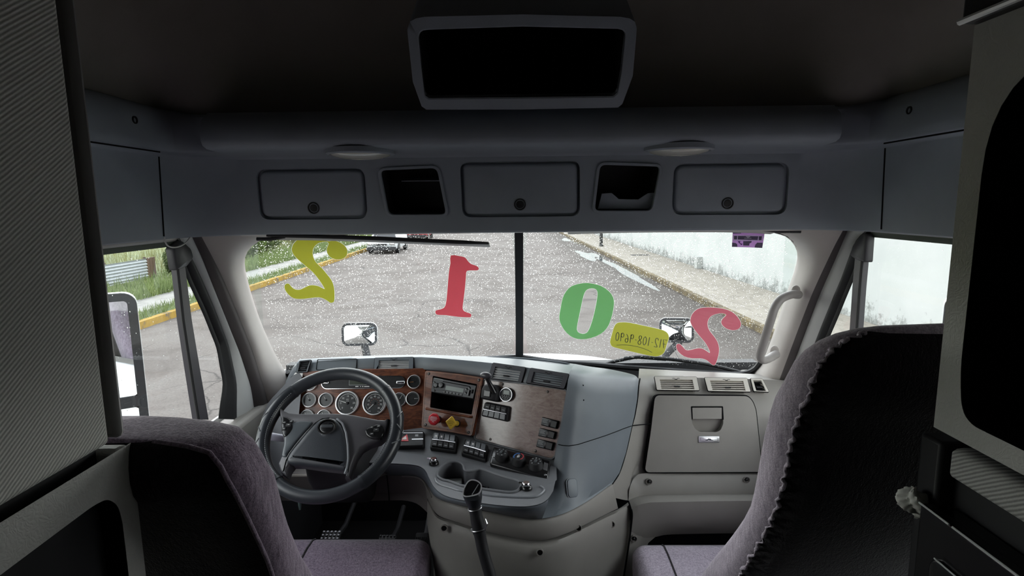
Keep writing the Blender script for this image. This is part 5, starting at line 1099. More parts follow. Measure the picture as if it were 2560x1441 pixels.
cu,cv=fw.uv(824.5,1080); ov=circ(cu,cv,.0295,36,.0262)
b=B(); b.ring(ov,shrink(ov,.0035),fw,.020,.037); eb=b.obj('emblem_button',CHROME,sw,smooth=50); b=B(); b.dome(shrink(ov,.003),fw,.015,.036,.006); b.obj('emblem_face',BLACK,eb,smooth=50)
b=B(); b.dome(rrect(cu-.019,cv-.003,cu+.019,cv+.007,.003,3),fw,.034,.0375,.002); b.obj('emblem_bar',LEATHER,eb)
for pts,nm,key in (([(430,760),(470,750),(520,780),(548,830),(545,880),(510,930),(470,960),(440,930),(428,850)],'left',0),([(1265,880),(1330,845),(1400,825),(1440,850),(1450,910),(1420,965),(1340,975),(1285,950),(1262,915)],'right',1)):
    q=smooth_closed(fw.uvs(Z(pts)),2); b=B(); b.dome(q,fw,.004,.019,.005); o=b.obj('switch_pod',BLACK,sw,smooth=45)
    c=(sum(p[0] for p in q)/len(q),sum(p[1] for p in q)/len(q))
    for k,(dx,dy,w,h) in enumerate(((-.010,.012,.007,.004),(.006,.004,.009,.006),(-.006,-.010,.007,.0045),(.012,.016,.006,.004))):
        b=B(); b.dome(rrect(c[0]+dx-w,c[1]+dy-h,c[0]+dx+w,c[1]+dy+h,.002,3),fw,.017,.0215,.0015); kx=b.obj('pod_button',BLACKM,o); b=B(); b.stroke([(c[0]+dx-.003,c[1]+dy),(c[0]+dx+.003,c[1]+dy+.001)],fw,.0013,.0218); b.obj('button_mark',WHITE,o,smooth=None)
# column and stalk
colm=thing('steering_column','dark steering column shroud with a turn signal stalk behind the wheel','steering column',wc+fw.n*-.1)
b=B(); rows=[]
for k,(w,su,sv) in enumerate(((-.035,.060,.060),(-.06,.085,.085),(-.14,.095,.105),(-.24,.10,.11),(-.33,.09,.10))):
    rows.append([fw.P(u+.0,v-.015,w) for u,v in rrect(-su,-sv,su,sv,.03,5)])
b.grid(rows,True); b.obj('shroud',BLACKM,colm,smooth=50)
b=B(); p0=U(742,1090,1.84); p1=U(706,1096,1.80); p2=U(676,1092,1.79); b.tube([p0,p1,p2],[.010,.012,.013],12); b.obj('stalk',plastic('grey_violet_stalk',(.36,.35,.42),.35,200,.05,.5),colm,smooth=60)
b=B(); b.tube(UU([(720,1190,1.95),(810,1189,1.93),(826,1190,1.93),(880,1205,1.90)]),.006,8); b.obj('tilt_lever',plastic('warm_grey_lever',(.22,.20,.18),.5,200,.1),colm)
b=B(); b.box((0,0,0),(.05,.03,.04),frame(U(818,1187,1.94),(1,0,0),(0,0,1))); b.obj('lever_bracket',plastic('bracket_taupe',(.18,.16,.15),.5,200,.1),colm,bevel=.006)
b=B(); b.tube(UU([(948,1190,1.9),(955,1186,1.88),(966,1184,1.87)]),[.006,.007,.004],8); b.obj('trailer_release_lever',plastic('taupe_lever',(.35,.32,.29),.5,200,.1),colm)
b=B(); b.tube(UU([(748,1238,1.93),(749.5,1262,1.93),(750,1275,1.93)]),[.007,.0065,.004],8); b.obj('hood_release_tab',plastic('pale_green_tab',(.22,.30,.28),.5,200,.1),colm)
# pedals
def pedal(x0,y0,x1,y1,Y,name,label,ny,nx,skew,rib):
    f=Fr(U(x0+skew,y0,Y+.03),U(x1+skew,y0,Y+.03),U(x0,y1,Y-.03)); t=thing(name,label,'pedal',f.o,'foot pedals')
    a=f.uv(x0+skew*.0,y1); c=f.uv(x1+skew*0,y0); b=B(); b.dome(rrect(a[0],a[1],c[0],c[1],.006,3),f,-.012,0,.003); b.obj('pad',RUBBER,t,smooth=40)
    b=B(); w=(c[0]-a[0])/nx; h=(c[1]-a[1])/ny
    for i in range(nx):
        for j in range(ny): b.dome(rrect(a[0]+w*(i+.2),a[1]+h*(j+.2),a[0]+w*(i+.8),a[1]+h*(j+.8),.002,2),f,-.001,.004,.0015,2)
    b.obj('grip_pattern',flat('lit_stud_grey',(.22,.22,.23),.4,.6) if rib else RUBBER,t,smooth=None)  # pale studs carry the light falling on them in their colour
    b=B(); b.tube([f.P(0,0,-.012),f.P(0,.06,-.07),f.P(0,.16,-.12),f.P(0,.3,-.14)],.011,8); b.obj('pedal_arm',BLACKM,t)
pedal(795,1327,855,1360,2.15,'clutch_pedal','clutch pedal with studs painted as if lit in the dark footwell',4,5,4,True)
pedal(940,1337,992,1370,2.16,'brake_pedal','black studded brake pedal in the middle of the footwell',4,5,4,False)
pedal(1034,1332,1072,1390,2.12,'accelerator_pedal','ribbed black accelerator pedal beside the centre console',1,7,8,False)
# gear lever
gl=thing('gear_lever','black gear lever with silver-rimmed knob rising before the cup holder','gear lever',(U(1232,1470,1.42).x,1.42,FZ))
Yg=1.47
kt=[(1156,1238),(1159,1222),(1168,1206),(1178,1200),(1190,1201),(1199,1206),(1205,1215),(1203,1228),(1196,1237),(1181,1242),(1168,1244),(1161,1243)]
n0=(CAM-U(1180,1222,Yg)).normalized(); n1=V((0,-.55,.83)).normalized(); nn=n0.lerp(n1,.35).normalized()
g=Fr.__new__(Fr); g.o=U(1180,1222,Yg); g.n=nn; g.u=(V((1,0,0))-nn*nn.x).normalized(); g.v=g.n.cross(g.u)
kp=smooth_closed(g.uvs(kt),3)
b=B(); b.ring(kp,shrink(kp,.0030),g,-.004,.004); b.obj('knob_rim',flat('satin_silver_rim',(.66,.66,.68),.3,.25),gl,smooth=60)
b=B(); b.dome(shrink(kp,.0025),g,-.006,.002,.004); b.obj('knob_top',BLACK,gl,smooth=50)
b=B(); b.stroke(g.uvs([(1196,1212),(1180,1238)]),g,.0022,.0028); b.obj('selector_line',GREYP,gl,smooth=None)
pa=[U(x,y,Y) for x,y,Y in ((1181,1228,Yg+.004),(1184,1246,Yg+.008),(1184,1262,Yg+.008))]
b=B(); rows=[[p for p in [g.P(u,v,-.003) for u,v in ccw(kp)]]]
for c,wd,hg in ((U(1182,1243,Yg+.002),.026,.022),(U(1184,1256,Yg+.006),.022,.018),(U(1186,1266,Yg+.008),.0185,.017)):
    f=frame(c,(1,0,0),(0,1,.0)); rows.append(None); rows[-1]=[c+V((wd*math.cos(a),hg*math.sin(a),0)) for a in [2*math.pi*i/len(kp) for i in range(len(kp))]]
def align(a,c):
    best=min(range(len(c)),key=lambda k:(c[k]-a[0]).length); c=c[best:]+c[:best]
    if (c[1]-a[1]).length>(c[-1]-a[1]).length: c=[c[0]]+c[:0:-1]
    return c
for i in range(1,len(rows)): rows[i]=align(rows[i-1],rows[i])
b.grid(rows,True); b.obj('knob_body',LEATHER_D,gl,smooth=60)
ax=spline([U(x,y,Y) for x,y,Y in ((1186,1264,1.478),(1191,1292,1.475),(1197,1322,1.47),(1206,1370,1.46),(1217,1410,1.45),(1226,1441,1.44),(1240,1500,1.42))],4)
b=B(); b.tube(ax[:10],[.0185,.0178,.0172,.0172,.0176,.0182,.0185,.0186,.0186,.0186],18); b.obj('neck',BLACKM,gl,smooth=60)
b=B(); b.tube(ax[8:],[.0205,.0175]+[.0165]*(len(ax)-10),16); b.obj('shaft',BLACKM,gl,smooth=60)
for t,r_ in ((1,.0190),(8,.0215)):
    d=(ax[t+1]-ax[t-1]).normalized(); f=frame(ax[t],d.orthogonal(),d.cross(d.orthogonal())); b=B(); b.tube([f.P(r_*math.cos(a/4),r_*math.sin(a/4)) for a in range(26)],.0016,6); b.obj('collar_ring',ALU,gl)
e=ax[-1]; b=B(); b.tube([e,V((e.x+.02,e.y-.03,FZ+.15)),V((e.x+.03,e.y-.04,FZ))],[.0165,.05,.09],16); b.obj('boot',RUBBER,gl)
f=U(1213,1308,1.455); b=B(); b.tube([f+V((0,0,.012)),f+V((.004,-.002,0)),f+V((-.002,0,-.022))],[.002,.004,.002],6); b.obj('hose_clip',ALU,gl)
# ------------------------------------------------------------------ seats
def seat(X,sg,front,backp,corner,cush,name,label,vel,wide,lean=1.0):
    """front/backp: pixel outlines of the inner side of the backrest, bottom to top, lying on the plane x = X"""
    f=[UX(x,y,X) for x,y in front]; k=[UX(x,y,X) for x,y in backp]
    zs0=min(f[0].z,k[0].z); f=resample(spline(f,5),60); k=resample(spline(k,5),60)
    def yat(c,z):
        for a,b_ in zip(c,c[1:]):
            if a.z<=z<=b_.z: return a.y+(b_.y-a.y)*(z-a.z)/max(1e-6,b_.z-a.z)
        e=(c[0],c[1]) if z<c[0].z else (c[-2],c[-1]); return e[0].y+(e[1].y-e[0].y)*(z-e[0].z)/(e[1].z-e[0].z or 1e-6)
    ztop=min(f[-1].z,k[-1].z); zbot=max(f[0].z,k[0].z)-.16
    zt=corner[-1][1]
    rows=[]; NP=36
    def ring(xl,xr,yf,yb,z):
        r=rrect(min(xl,xr),yb,max(xl,xr),yf,.042,8); return [V((x,y,z)) for x,y in r]
    prof=[]
    for i in range(17):
        z=zbot+(ztop-zbot)*i/16; prof.append((0,yat(f,z),yat(k,z),z))
    yf,yb=prof[-1][1],prof[-1][2]; sl=(yat(k,ztop)-yat(k,ztop-.1))/.1
    for dx,z in corner: t=(z-ztop)/max(1e-6,zt-ztop); prof.append((dx,yf+sl*lean*(z-ztop)-.020*lean*t**2,yb+sl*.5*(z-ztop)+.030*t**2,z))
    rows=[ring(X+sg*dx,X+sg*(wide-dx),yf_,yb_,z) for dx,yf_,yb_,z in prof]
    root=thing(name,label,'seat',V((X+sg*wide/2,1.4,FZ)),'two cloth cab seats')
    b=B(); b.grid(rows,True); n=len(rows[0]); c=sum(rows[-1],V((0,0,0)))/n+V((0,0,.006)); b.v.append(c); m=len(b.v)-1; b.f+=[(m-n+i,m-n+(i+1)%n,m) for i in range(n)]
    o=b.obj('backrest',vel,root,smooth=70)
    # dark cloth back
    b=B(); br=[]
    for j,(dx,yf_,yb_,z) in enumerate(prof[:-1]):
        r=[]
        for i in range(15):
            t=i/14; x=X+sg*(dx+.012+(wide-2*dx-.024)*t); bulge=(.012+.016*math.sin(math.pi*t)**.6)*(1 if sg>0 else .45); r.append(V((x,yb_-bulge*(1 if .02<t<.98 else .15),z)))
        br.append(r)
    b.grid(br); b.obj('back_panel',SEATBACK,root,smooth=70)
    # puckered stitched seam
    b=B(); rr_=random.Random(5); pts=[]
    for j in range(len(prof)-2):
        for q in range(8):
            t=q/8; dx=prof[j][0]*(1-t)+prof[j+1][0]*t; yb_=prof[j][2]*(1-t)+prof[j+1][2]*t; z=prof[j][3]*(1-t)+prof[j+1][3]*t
            ph=(j*8+q)*1.9+.9*rr_.random(); pts.append(V((X+sg*(dx+.010+.0017*math.sin(ph)+.002*math.sin(ph*.37)),yb_-.006+.004*math.cos(ph*.7)+rr_.uniform(-.001,.001),z)))
    if sg<0: pts=[V((X+sg*(p[0]+.012),p[2]-.004,p[3])) for p in prof[:-1]]
    b.tube(pts,[.0032+.0010*math.sin(i*1.9)+.0012*math.sin(i*.77)+rr_.uniform(-.0006,.0006) for i in range(len(pts))] if sg>0 else .004,7); b.obj('seam',vel,root,smooth=80)
    # cushion
    xi,yfr,zc,xo=cush
    b=B(); rws=[]; x0,x1=(xi,xo) if sg>0 else (xo,xi)
    ys=[1.02,1.06,1.2,1.4,1.6,yfr-.09,yfr-.04,yfr-.012,yfr]
    def crs(y,dz,s): return [V((x,y,z)) for x,z in [( (x0+x1)/2+(u-(x0+x1)/2)*s,v) for u,v in rrect(x0,zc-.15+dz*.2,x1,zc-dz,.045,7)]]
    for y,dz,s in zip(ys,(.06,.01,0,.008,.01,.0,.003,.016,.045),(.97,1,1,1,1,1,.995,.98,.95)): rws.append(crs(y,dz,s))
    b.grid(rws,True); n=len(rws[0]); k0=len(b.v)-n; b.f.append(tuple(range(k0,k0+n))); b.f.append(tuple(range(k0-n*(len(ys)-1)+n-1,k0-n*(len(ys)-1)-1,-1))); cu=b.obj('cushion',vel,root,smooth=60)
    b=B(); xs=xi+sg*(.11 if sg>0 else .40); b.tube([V((xs,y,zc-dz+.001)) for y,dz in zip(ys[1:8],(.01,0,.008,.01,0,.003,.016))],.003,6); b.obj('seam',SEATBACK,cu)
    b=B(); abox(b,min(xi+sg*.06,xo-sg*.06),max(xi+sg*.06,xo-sg*.06),1.08,yfr-.12,FZ,zc-.13); b.obj('base',BLACKM,root,bevel=.02)
    return root
# passenger seat on the right
seat(.47,1,[(1744,1425),(1768,1390),(1811,1335),(1852,1272),(1866,1229),(1877,1172),(1893,1077),(1902,1035),(1921,975),(1940,942)],
     [(1820,1460),(1847,1416),(1898,1329),(1928,1253),(1946,1180),(1957,1110),(1975,1045),(1995,1000),(2012,962)],
     [(.006,2.472),(.018,2.494),(.036,2.513),(.060,2.527),(.092,2.537),(.13,2.542)],(.386,1.88,1.565,1.02),'truck_chair','taller right-hand cab seat in purple-grey cloth, in front of the black cabinet',VELOUR,.54)
seat(-.445,-1,[(812,1450),(790,1412),(770,1378),(752,1335),(735,1290),(717,1220),(705,1172),(690,1147)],
     [(712,1470),(700,1441),(690,1405),(640,1294),(618,1248),(600,1212),(590,1190)],
     [(.008,2.322),(.018,2.346),(.036,2.367),(.07,2.376),(.127,2.3835),(.18,2.3865)],(-.305,1.80,1.64,-1.0),'truck_chair','lower left-hand cab seat in plum-grey velour, behind the steering wheel',VELOUR_D,.53,.25)
# ------------------------------------------------------------------ vinyl digits and stickers on the glass
z5=zm(600,560,.25); z6=zm(1240,560,.25)
TWO=[(640,140),(760,147),(840,168),(890,178),(940,172),(1010,195),(1060,240),(1075,290),(1055,335),(1010,358),(950,358),(900,335),(872,295),(868,250),(885,205),(862,182),(790,195),(750,225),(728,270),(730,330),(760,390),(820,450),(870,510),(915,570),(940,640),(945,720),(942,775),(930,790),(905,795),(880,780),(840,755),(790,740),(720,745),(640,755),(560,755),(510,735),(465,690),(445,650),(445,620),(465,602),(490,605),(510,630),(540,655),(580,665),(620,655),(680,625),(730,618),(790,630),(843,658),(833,630),(790,565),(730,490),(660,430),(590,370),(540,320),(515,260),(540,195),(590,155)]
ONE=[(2108,320),(2190,325),(2250,340),(2275,370),(2310,405),(2360,422),(2385,440),(2388,460),(2370,470),(2330,470),(2270,475),(2262,520),(2255,600),(2245,700),(2232,800),(2228,850),(2245,880),(2300,900),(2315,915),(2308,938),(2290,940),(2180,935),(2060,918),(1975,915),(1955,895),(1958,872),(1980,865),(2030,850),(2055,820),(2068,740),(2080,600),(2090,480),(2105,400)]
ZO=[(870,597),(950,600),(1050,625),(1130,680),(1170,740),(1180,800),(1165,900),(1130,1010),(1080,1080),(1000,1130),(900,1157),(810,1155),(740,1125),(680,1065),(640,990),(632,930),(645,850),(665,750),(700,680),(760,625)]
ZI=[(950,650),(990,655),(1012,680),(1012,740),(990,860),(960,980),(930,1060),(905,1095),(870,1105),(830,1095),(808,1065),(815,1000),(840,880),(865,760),(885,695),(910,662)]
TW2=[(1945,960),(1960,910),(2010,860),(2080,842),(2180,842),(2280,855),(2360,885),(2420,940),(2450,995),(2445,1035),(2420,1060),(2370,1070),(2310,1055),(2265,1020),(2252,985),(2270,950),(2303,917),(2270,900),(2210,905),(2150,930),(2120,975),(2118,1030),(2140,1080),(2180,1130),(2215,1185),(2232,1250),(2225,1320),(2200,1400),(2180,1420),(2155,1410),(2110,1370),(2050,1350),(1960,1350),(1880,1330),(1820,1280),(1802,1235),(1808,1210),(1835,1205),(1860,1225),(1890,1260),(1920,1270),(1970,1260),(2030,1248),(2080,1260),(2138,1298),(2130,1260),(2090,1190),(2030,1120),(1970,1040),(1945,990)]
PALE=_vinyl('pale_backing_film',(.50,.50,.46),.6)
SKIP=[]
def decal(name,label,fp,outer,hole,zf,mat,cat='window decal',grp='large vinyl digits on the windshield',rd=0):
    o=fp.uvs(zf(outer)); o=rpoly(o,rd,3) if rd else smooth_closed(o,2); hs=[]
    if hole: hs=[ccw(smooth_closed(fp.uvs(zf(hole)),2))]
    SKIP.append((fp,shrink(o,-.004)))
    t=thing(name,label,cat,fp.P(*o[0]),grp)
    b=B(); b.plate(ccw(o),hs,fp,-.0028); b.obj('film',mat,t,smooth=None)
    b=B(); b.plate(shrink(o,-.0011),[shrink(h,.0011) for h in hs],fp,-.0032); b.obj('backing',PALE,t,smooth=None)
    return t
decal('vinyl_digit','mirrored olive-yellow vinyl digit 2 on the windshield above the steering wheel',PL_,TWO,None,z5,_vinyl('olive_yellow_vinyl',(.54,.53,.06)))
decal('vinyl_digit','mirrored red vinyl digit 1 on the windshield left of the centre bar',PL_,ONE,None,z5,_vinyl('red_vinyl',(.70,.09,.125)))
decal('vinyl_digit','green vinyl digit 0 on the windshield right of the centre bar',PR_,ZO,ZI,z6,_vinyl('green_vinyl',(.21,.51,.20)))
decal('vinyl_digit','mirrored pink-red vinyl digit 2 on the windshield beside the grab handle',PR_,TW2,None,z6,_vinyl('pink_red_vinyl',(.66,.17,.235)))
LAB=[(1215,995),(1260,990),(1330,993),(1480,1024),(1640,1060),(1700,1085),(1725,1118),(1728,1155),(1712,1200),(1695,1260),(1675,1300),(1640,1322),(1590,1332),(1480,1312),(1330,1277),(1190,1243),(1152,1222),(1140,1185),(1150,1140),(1165,1085),(1185,1025)]
t=decal('phone_label','yellow label with a handwritten phone number, mirrored, low on the windshield',PR_,LAB,None,z6,_vinyl('yellow_label_film',(.54,.52,.08)),'sticker',None)
GL={'7':[[(0,1),(.75,1),(.35,.0)],[(.12,.5),(.72,.5)]],'1':[[(.3,1),(.3,0)]],'2':[[(.05,.8),(.2,1),(.5,1),(.62,.78),(.5,.5),(.05,.02),(.7,.02)]],'0':[[(.38,1),(.1,.75),(.08,.25),(.35,0),(.62,.25),(.64,.75),(.38,1)]],'8':[[(.38,.52),(.12,.72),(.2,.97),(.5,1),(.62,.78),(.38,.52),(.08,.3),(.15,.03),(.5,0),(.68,.25),(.38,.52)]],'-':[[(.1,.45),(.5,.45)]],'9':[[(.62,.75),(.4,1),(.12,.88),(.12,.6),(.38,.5),(.6,.68),(.62,.95),(.58,.0)]],'6':[[(.6,.95),(.3,.75),(.1,.35),(.2,.03),(.5,0),(.65,.22),(.5,.45),(.15,.35)]]}
p0=PR_.uv(*z6([(1694,1252)])[0]); p1=PR_.uv(*z6([(1178,1168)])[0]); du=V(p1).to_2d()-V(p0).to_2d(); up=V(PR_.uv(*z6([(1712,1168)])[0])).to_2d()-V(p0).to_2d()
b=B(); s='712-108-9690'; wd=[.9 if c not in '1-' else .62 for c in s]; tot=sum(wd); x=0
for c,w_ in zip(s,wd):
    for st in GL[c]:
        pl=[V(p0).to_2d()+du*((x+(q[0]*.92)*(w_/.9 if c in '1-' else 1))/tot)+up*q[1] for q in st]
        if len(pl)>3: pl=[V(q).to_2d() for q in spline([(q.x,q.y,0) for q in pl],4)]
        b.stroke(pl,PR_,.0032,-.0026)
    x+=w_
b.obj('handwriting',flat('grey_marker_ink',(.16,.17,.12),.7),t,smooth=None)
b=B(); b.stroke([V(q).to_2d() for q in spline([(*PR_.uv(*q),0) for q in z6([(1205,1218),(1300,1216),(1420,1235),(1510,1265),(1560,1292)])],5)],PR_,.0028,-.0026); b.obj('underline',flat('grey_marker_line',(.2,.21,.14),.7),t,smooth=None)
# purple permit sticker
z9=zm(1800,560,140/2522)
sq=[(585,330),(2010,330),(1985,600),(1940,900),(1905,1105),(1500,1085),(1000,1070),(545,1055),(560,800)]
t=decal('permit_sticker','small purple and grey rectangular sticker at the top right of the windshield',PR_,sq,None,z9,_vinyl('purple_film',(.50,.26,.62)),'sticker',None,.002)
def sp_(name,pts,mat,w): b=B(); b.plate(ccw(PR_.uvs(z9(pts))),[],PR_,w); b.obj(name,mat,t,smooth=None)
DK=_vinyl('grey_violet_film',(.16,.15,.19),.5); LW=_vinyl('white_film',(.85,.82,.88),.6)
sp_('white_band',[(600,525),(1945,545),(1900,800),(590,770)],LW,-.00265); sp_('grey_bar',[(640,560),(775,560),(765,720),(630,720)],DK,-.0025); sp_('grey_bar',[(815,560),(1725,580),(1700,748),(805,722)],DK,-.0025); sp_('grey_bar',[(1760,580),(1895,582),(1870,755),(1745,750)],DK,-.0025)
sp_('white_mark',[(1165,560),(1370,562),(1350,620),(1290,620),(1280,650),(1415,655),(1415,680),(1090,675),(1100,650),(1240,650),(1240,620),(1180,610)],LW,-.00235)
sp_('corner_patch',[(545,860),(700,880),(775,930),(790,1050),(545,1055)],DK,-.0025); sp_('corner_patch',[(1560,1080),(1590,960),(1680,860),(1930,870),(1905,1105)],DK,-.0025); sp_('corner_patch',[(585,330),(960,350),(955,450),(590,460)],DK,-.0025); sp_('corner_patch',[(1610,360),(2005,380),(1990,445),(1630,430)],DK,-.0025)
sp_('dark_shape',[(1045,800),(1430,790),(1420,860),(1330,900),(1320,1000),(1045,990)],DK,-.0025); sp_('dark_shape',[(800,790),(920,800),(900,880),(1030,920),(970,985),(920,940),(840,870)],_vinyl('violet_film',(.22,.11,.30),.5),-.0025); sp_('red_spot',[(1290,335),(1420,340),(1420,400),(1340,420),(1290,390)],_vinyl('red_spot_film',(.75,.10,.13),.5),-.0025)
# ------------------------------------------------------------------ rain on the outside of the glass
def inside(p,poly):
    x,y=p; c=False
    for i in range(len(poly)):
        (x1,y1),(x2,y2)=poly[i-1],poly[i]
        if (y1>y)!=(y2>y) and x<(x2-x1)*(y-y1)/(y2-y1)+x1: c=not c
    return c
rr=random.Random(3)
def drop(b,fp,u,v,r,el):
    m=7; vs=[fp.P(u+r*math.cos(6.2832*i/m),v+r*el*math.sin(6.2832*i/m),-.0021) for i in range(m)]+[fp.P(u+.72*r*math.cos(6.2832*i/m),v+.72*r*el*math.sin(6.2832*i/m),-.0021-r*.42) for i in range(m)]+[fp.P(u,v,-.0021-r*.58)]
    b.add(vs,[(i,(i+1)%m,m+(i+1)%m,m+i) for i in range(m)]+[(m+i,m+(i+1)%m,2*m) for i in range(m)]+[tuple(range(m-1,-1,-1))])
w=(_ct-_st).length/2; h=(_ct-_cb).length/2; b=B()
bbs=[(fp,min(p[0] for p in q),max(p[0] for p in q),min(p[1] for p in q),max(p[1] for p in q),q) for fp,q in SKIP]
for fp in (PL_,PR_):
    for _ in range(NDROP):
        u,v=rr.uniform(-w,w),rr.uniform(-h,h)
        if any(f2 is fp and a<=u<=c and d<=v<=e and inside((u,v),q) for f2,a,c,d,e,q in bbs): continue
        drop(b,fp,u,v,.0007+.0010*rr.random()**2.4,1+.5*rr.random())
tag(b.obj('raindrops',WATER,smooth=60,merge=False),'countless tiny raindrops beaded on the outside of the windshield','raindrops',kind='stuff')
b=B()
for sg,n in ((-1,420),(1,90)):
    fp=frame((sg*1.0905,0,0),(0,sg,0),(0,0,1)); fp.n=V((-sg,0,0))
    for _ in range(n): drop(b,fp,sg*rr.uniform(1.3,2.2),rr.uniform(2.03,2.7),.0006+.0014*rr.random()**2,1.2)
tag(b.obj('window_raindrops',WATER,smooth=60,merge=False),'scattered raindrops on the outside of the side door windows','raindrops',kind='stuff')
# ------------------------------------------------------------------ sun visors
def visor(pts,drop,label,end,th):
    t=thing('sun_visor',label,'sun visor',U(*pts[0]),'sun visors folded up under the console')
    e=resample(spline(UU(pts),6),24); n=len(e); d=V((0,.10,-drop))
    b=B(); b.slab([[p for p in e],[p+d*.5 for p in e],[p+d for p in e]],.012,(0,0,1)); b.obj('panel',plastic('pale_visor_cloth',(.42,.41,.40),.8,400,.1),t,smooth=40,bevel=.003)
    b=B(); b.tube([p+V((0,-.004,.006)) for p in e],[th*(.45+.55*min(1,min(i,n-1-i)/2.5)) for i in range(n)],8); b.obj('edge_piping',BLACKM,t)
    b=B(); a=U(*end[0]); c=U(*end[1]); b.tube([a,a.lerp(c,.5)+V((0,0,-.004)),c],.006,8); b.obj('pivot_arm',BLACKM,t)
    return t
visor([(668,594,1.885),(760,594.5,1.90),(900,599,1.95),(1060,606,2.02),(1180,611,2.06),(1222,613,2.07)],.016,'dark-edged sun visor hanging askew over the left half of the windshield',((642,598,1.88),(712,592,1.89)),.0075)
visor([(1425,577,2.03),(1560,573,2.0),(1750,571,1.955),(1880,572,1.935),(1960,576,1.925)],.019,'pale sun visor folded up over the right half of the windshield',((2002,579,1.905),(1900,573,1.93)),.005)
# ------------------------------------------------------------------ grab handle
gh=thing('grab_handle','curved pale grey grab handle on the right windshield pillar','grab handle',U(1925,810,1.95))
ph=[(1996,737,2.01),(1978,737,1.975),(1953,748,1.945),(1937,770,1.93),(1927,800,1.93),(1911,850,1.955),(1901,884,1.985),(1904,899,2.0),(1918,899,2.02),(1940,886,2.07)]
b=B(); pp=spline(UU(ph),6); b.tube(pp,[.0145 if 3<i<len(pp)-4 else .0155 for i in range(len(pp))],16); b.obj('bar',plastic('pale_handle_grey',(.30,.28,.27),.45,700,.1),gh,smooth=70)
for x,y,Y in ((1989,728,2.005),(1936,878,2.075)):
    p=U(x,y,Y); g=Fr.__new__(Fr); g.n=(CAM-p).normalized(); g.u=V((g.n.y,-g.n.x,0)).normalized(); g.u=-g.u if g.u.x<0 else g.u; g.v=g.n.cross(g.u); g.o=p
    b=B(); b.dome(circ(0,0,.0155,20,.021),g,-.012,.002,.004); b.obj('mount',BEIGE_L,gh,smooth=50)
# ------------------------------------------------------------------ loose wire at the left door
b=B(); b.tube(spline([UX(x,y,-1.03) for x,y in ((411,594),(413,604),(420,615),(433,619),(450,616),(466,606),(479,588))],5),.0022,7); tag(b.obj('loose_wire',flat('white_wire',(.55,.55,.53),.5)),'thin white wire looping below the left end of the overhead console','wire')
# ------------------------------------------------------------------ hood, hood mirrors, wiper
b=B(); rows=[]
for y,z in ((2.64,1.958),(2.8,1.972),(2.95,1.974),(3.15,1.93),(3.6,1.81),(4.2,1.64),(4.8,1.42),(5.0,1.2),(5.02,.6)):
    r=[]
    for i in range(25):
        x=-1+2*i/24; r.append(V((x*(1.0-.06*max(0,y-3)),y-.25*x*x*(y>2.7)-.22*x*x*(y<=2.7),z-.020-.20*abs(x-.15)**2.2)))
    rows.append(r)
b.grid(rows); tag(b.obj('truck_hood',WHITEP,smooth=60),'white truck hood just visible beyond the dashboard','hood')
def hood_mirror(x0,y0,x1,y1,Y,label,tilt,stem):
    c=U((x0+x1)/2,(y0+y1)/2,Y); n=V((tilt,-1,.10)).normalized(); f=Fr.__new__(Fr); f.o=c; f.n=n; f.u=(V((1,0,0))-n*n.x).normalized(); f.v=n.cross(f.u)
    a=f.uv(x0,y1); d=f.uv(x1,y0); t=thing('hood_mirror',label,'mirror',V((c.x,c.y,1.65)),'mirrors on the truck hood')
    q=rrect(*a,*d,.045,6); b=B(); b.dome(q,f.shift(-.001),0,-.07,.03,4); b.obj('housing',WHITEP,t,smooth=60)
    b=B(); b.ring(q,shrink(q,.016),f,-.01,.006); b.obj('bezel',BLACKM,t,smooth=50)
    b=B(); qi=shrink(q,.012); nn=len(qi); cu=sum(p[0] for p in qi)/nn; cv=sum(p[1] for p in qi)/nn; rows=[]
    for s in (1,.8,.6,.4,.2,.02): rows.append([f.P(cu+(u-cu)*s,cv+(v-cv)*s,.003+.010*(1-s*s)) for u,v in qi])
    b.grid(rows,True); b.obj('mirror_glass',MIRROR,t,smooth=80)
    b=B(); s0=U(*stem[0],Y-.0); b.tube([f.P(cu+(d[0]-a[0])*.12,a[1]+.01,-.02),s0,V((s0.x+.02,s0.y-.05,1.55))],[.026,.028,.03],10); b.obj('stem',BLACKM,t)
hood_mirror(855,807,942,866,4.05,'small chrome-framed left hood mirror seen above the steering wheel',.12,((917,888),))
hood_mirror(1648,796,1735,856,4.0,'small right hood mirror half hidden behind the pink-red digit',-.22,((1664,888),))
b=B(); pw=[(1560,897),(1600,893),(1660,897),(1720,904),(1780,914),(1850,931)]; w1=[UP(x,y,PR_.P(0,0,-.03),PR_.n) for x,y in pw]
wp=thing('windshield_wiper','black wiper lying along the lower right edge of the windshield','wiper',w1[0]); b.tube(spline(w1,4),.0085,8); b.obj('blade',RUBBER,wp)
b=B(); b.tube([UP(x,y,PR_.P(0,0,-.05),PR_.n) for x,y in ((1505,915),(1532,905),(1590,893),(1665,899))],.008,8); b.obj('arm',BLACKM,wp)
b=B(); b.tube(spline([UP(x,y,PR_.P(0,0,-.055),PR_.n) for x,y in ((1675,852),(1688,880),(1702,905))],4),.0012,5); tag(b.obj('antenna_wire',ALU),'hair-thin bright wire beside the right hood mirror stem','wire')
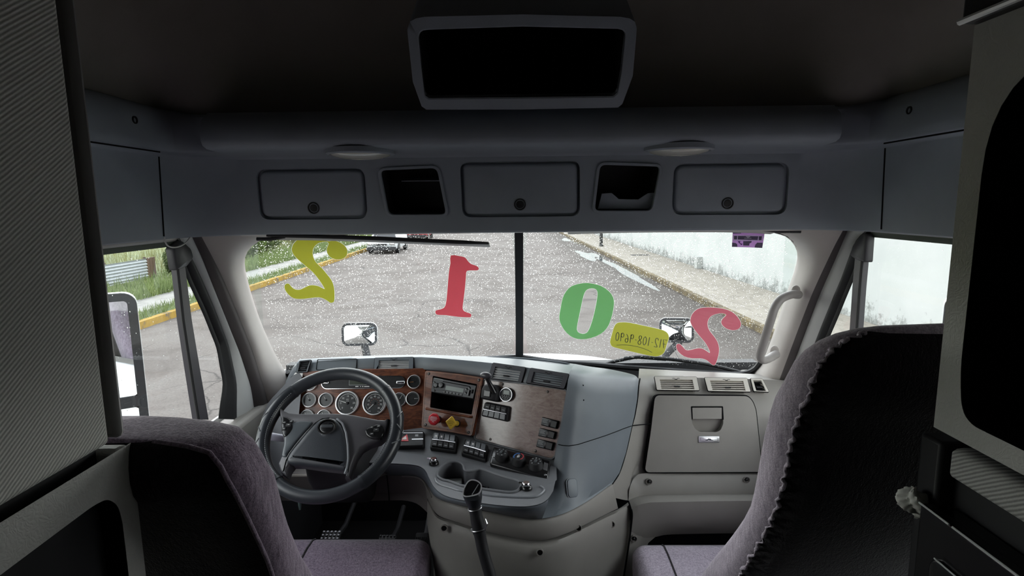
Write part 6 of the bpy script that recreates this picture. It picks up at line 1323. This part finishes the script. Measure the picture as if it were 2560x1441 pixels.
# ------------------------------------------------------------------ door mirrors
def door_mirror(xin,y0,y1,Y,wd,sg,label,rot):
    rot=.62
    p=U(xin,(y0+y1)/2,Y); zt=U(xin,y0,Y).z; zb=U(xin,y1,Y).z; n=V((-sg*rot,-1,.0)).normalized(); f=frame(p+V((sg*wd/2,0,0)),(1,0,0),(0,0,1)); f.n=n; f.u=V((-n.y,n.x,0)).normalized(); f.v=V((0,0,1)); f.o.z=0
    t=thing('door_mirror',label,'mirror',V((p.x+sg*wd/2,Y,zb)),'tall mirrors outside the doors')
    q=rrect(-wd/2,zb,wd/2,zt,.045,6); b=B(); b.dome(q,f,0,-.09,.06,5); b.obj('housing',WHITEP,t,smooth=60)
    b=B(); b.ring(q,shrink(q,.030),f,-.01,.008); b.obj('bezel',BLACKM,t,smooth=50)
    zs=zb+(zt-zb)*.31
    b=B(); b.prism(rrect(-wd/2+.025,zs+.02,wd/2-.025,zt-.028,.02,5),f,0,.003); b.obj('mirror_glass',MIRROR,t,smooth=30)
    b=B(); b.prism(rrect(-wd/2+.025,zb+.028,wd/2-.025,zs-.025,.02,5),f,0,.003); b.obj('lower_mirror_glass',MIRROR,t,smooth=30)
    b=B(); b.box((0,zs-.002,.004),(wd-.04,.045,.012),f); b.obj('divider',BLACKM,t,bevel=.004)
    for z in (zb+.03,): b=B(); b.tube([f.P(0,z,-.06),V((sg*1.15,Y+.12,z-.0))],.016,8); b.obj('arm',BLACKM,t)
door_mirror(344,737,1130,2.05,.24,-1,'tall white-backed mirror outside the left door, partly behind the trim strip',.18)
door_mirror(2364,742,1130,1.98,.24,1,'edge of the tall mirror outside the right door',.18)
# ------------------------------------------------------------------ overcast sky
w=bpy.data.worlds.new('overcast_sky'); bpy.context.scene.world=w; w.use_nodes=True; nt=w.node_tree; nt.nodes.clear()
o=nt.nodes.new('ShaderNodeOutputWorld'); bg=nt.nodes.new('ShaderNodeBackground'); tc=nt.nodes.new('ShaderNodeTexCoord'); sx=nt.nodes.new('ShaderNodeSeparateXYZ'); rp=nt.nodes.new('ShaderNodeValToRGB')
nt.links.new(tc.outputs['Generated'],sx.inputs[0]); nt.links.new(sx.outputs[2],rp.inputs[0]); nt.links.new(rp.outputs[0],bg.inputs[0]); nt.links.new(bg.outputs[0],o.inputs[0])
e=rp.color_ramp.elements; e[0].position=0; e[0].color=(1.0,1.0,.97,1); e[1].position=1; e[1].color=(.72,.76,.84,1)
bg.inputs[1].default_value=SKY
sc=bpy.context.scene
sc.view_settings.view_transform='Standard'; sc.view_settings.look='None'; sc.view_settings.gamma=1; sc.view_settings.exposure=EXPO
sc.cycles.max_bounces=10; sc.cycles.diffuse_bounces=6; sc.cycles.glossy_bounces=4; sc.cycles.transmission_bounces=6; sc.cycles.transparent_max_bounces=12
sc.cycles.caustics_reflective=False; sc.cycles.caustics_refractive=False
sc.cycles.sample_clamp_indirect=6
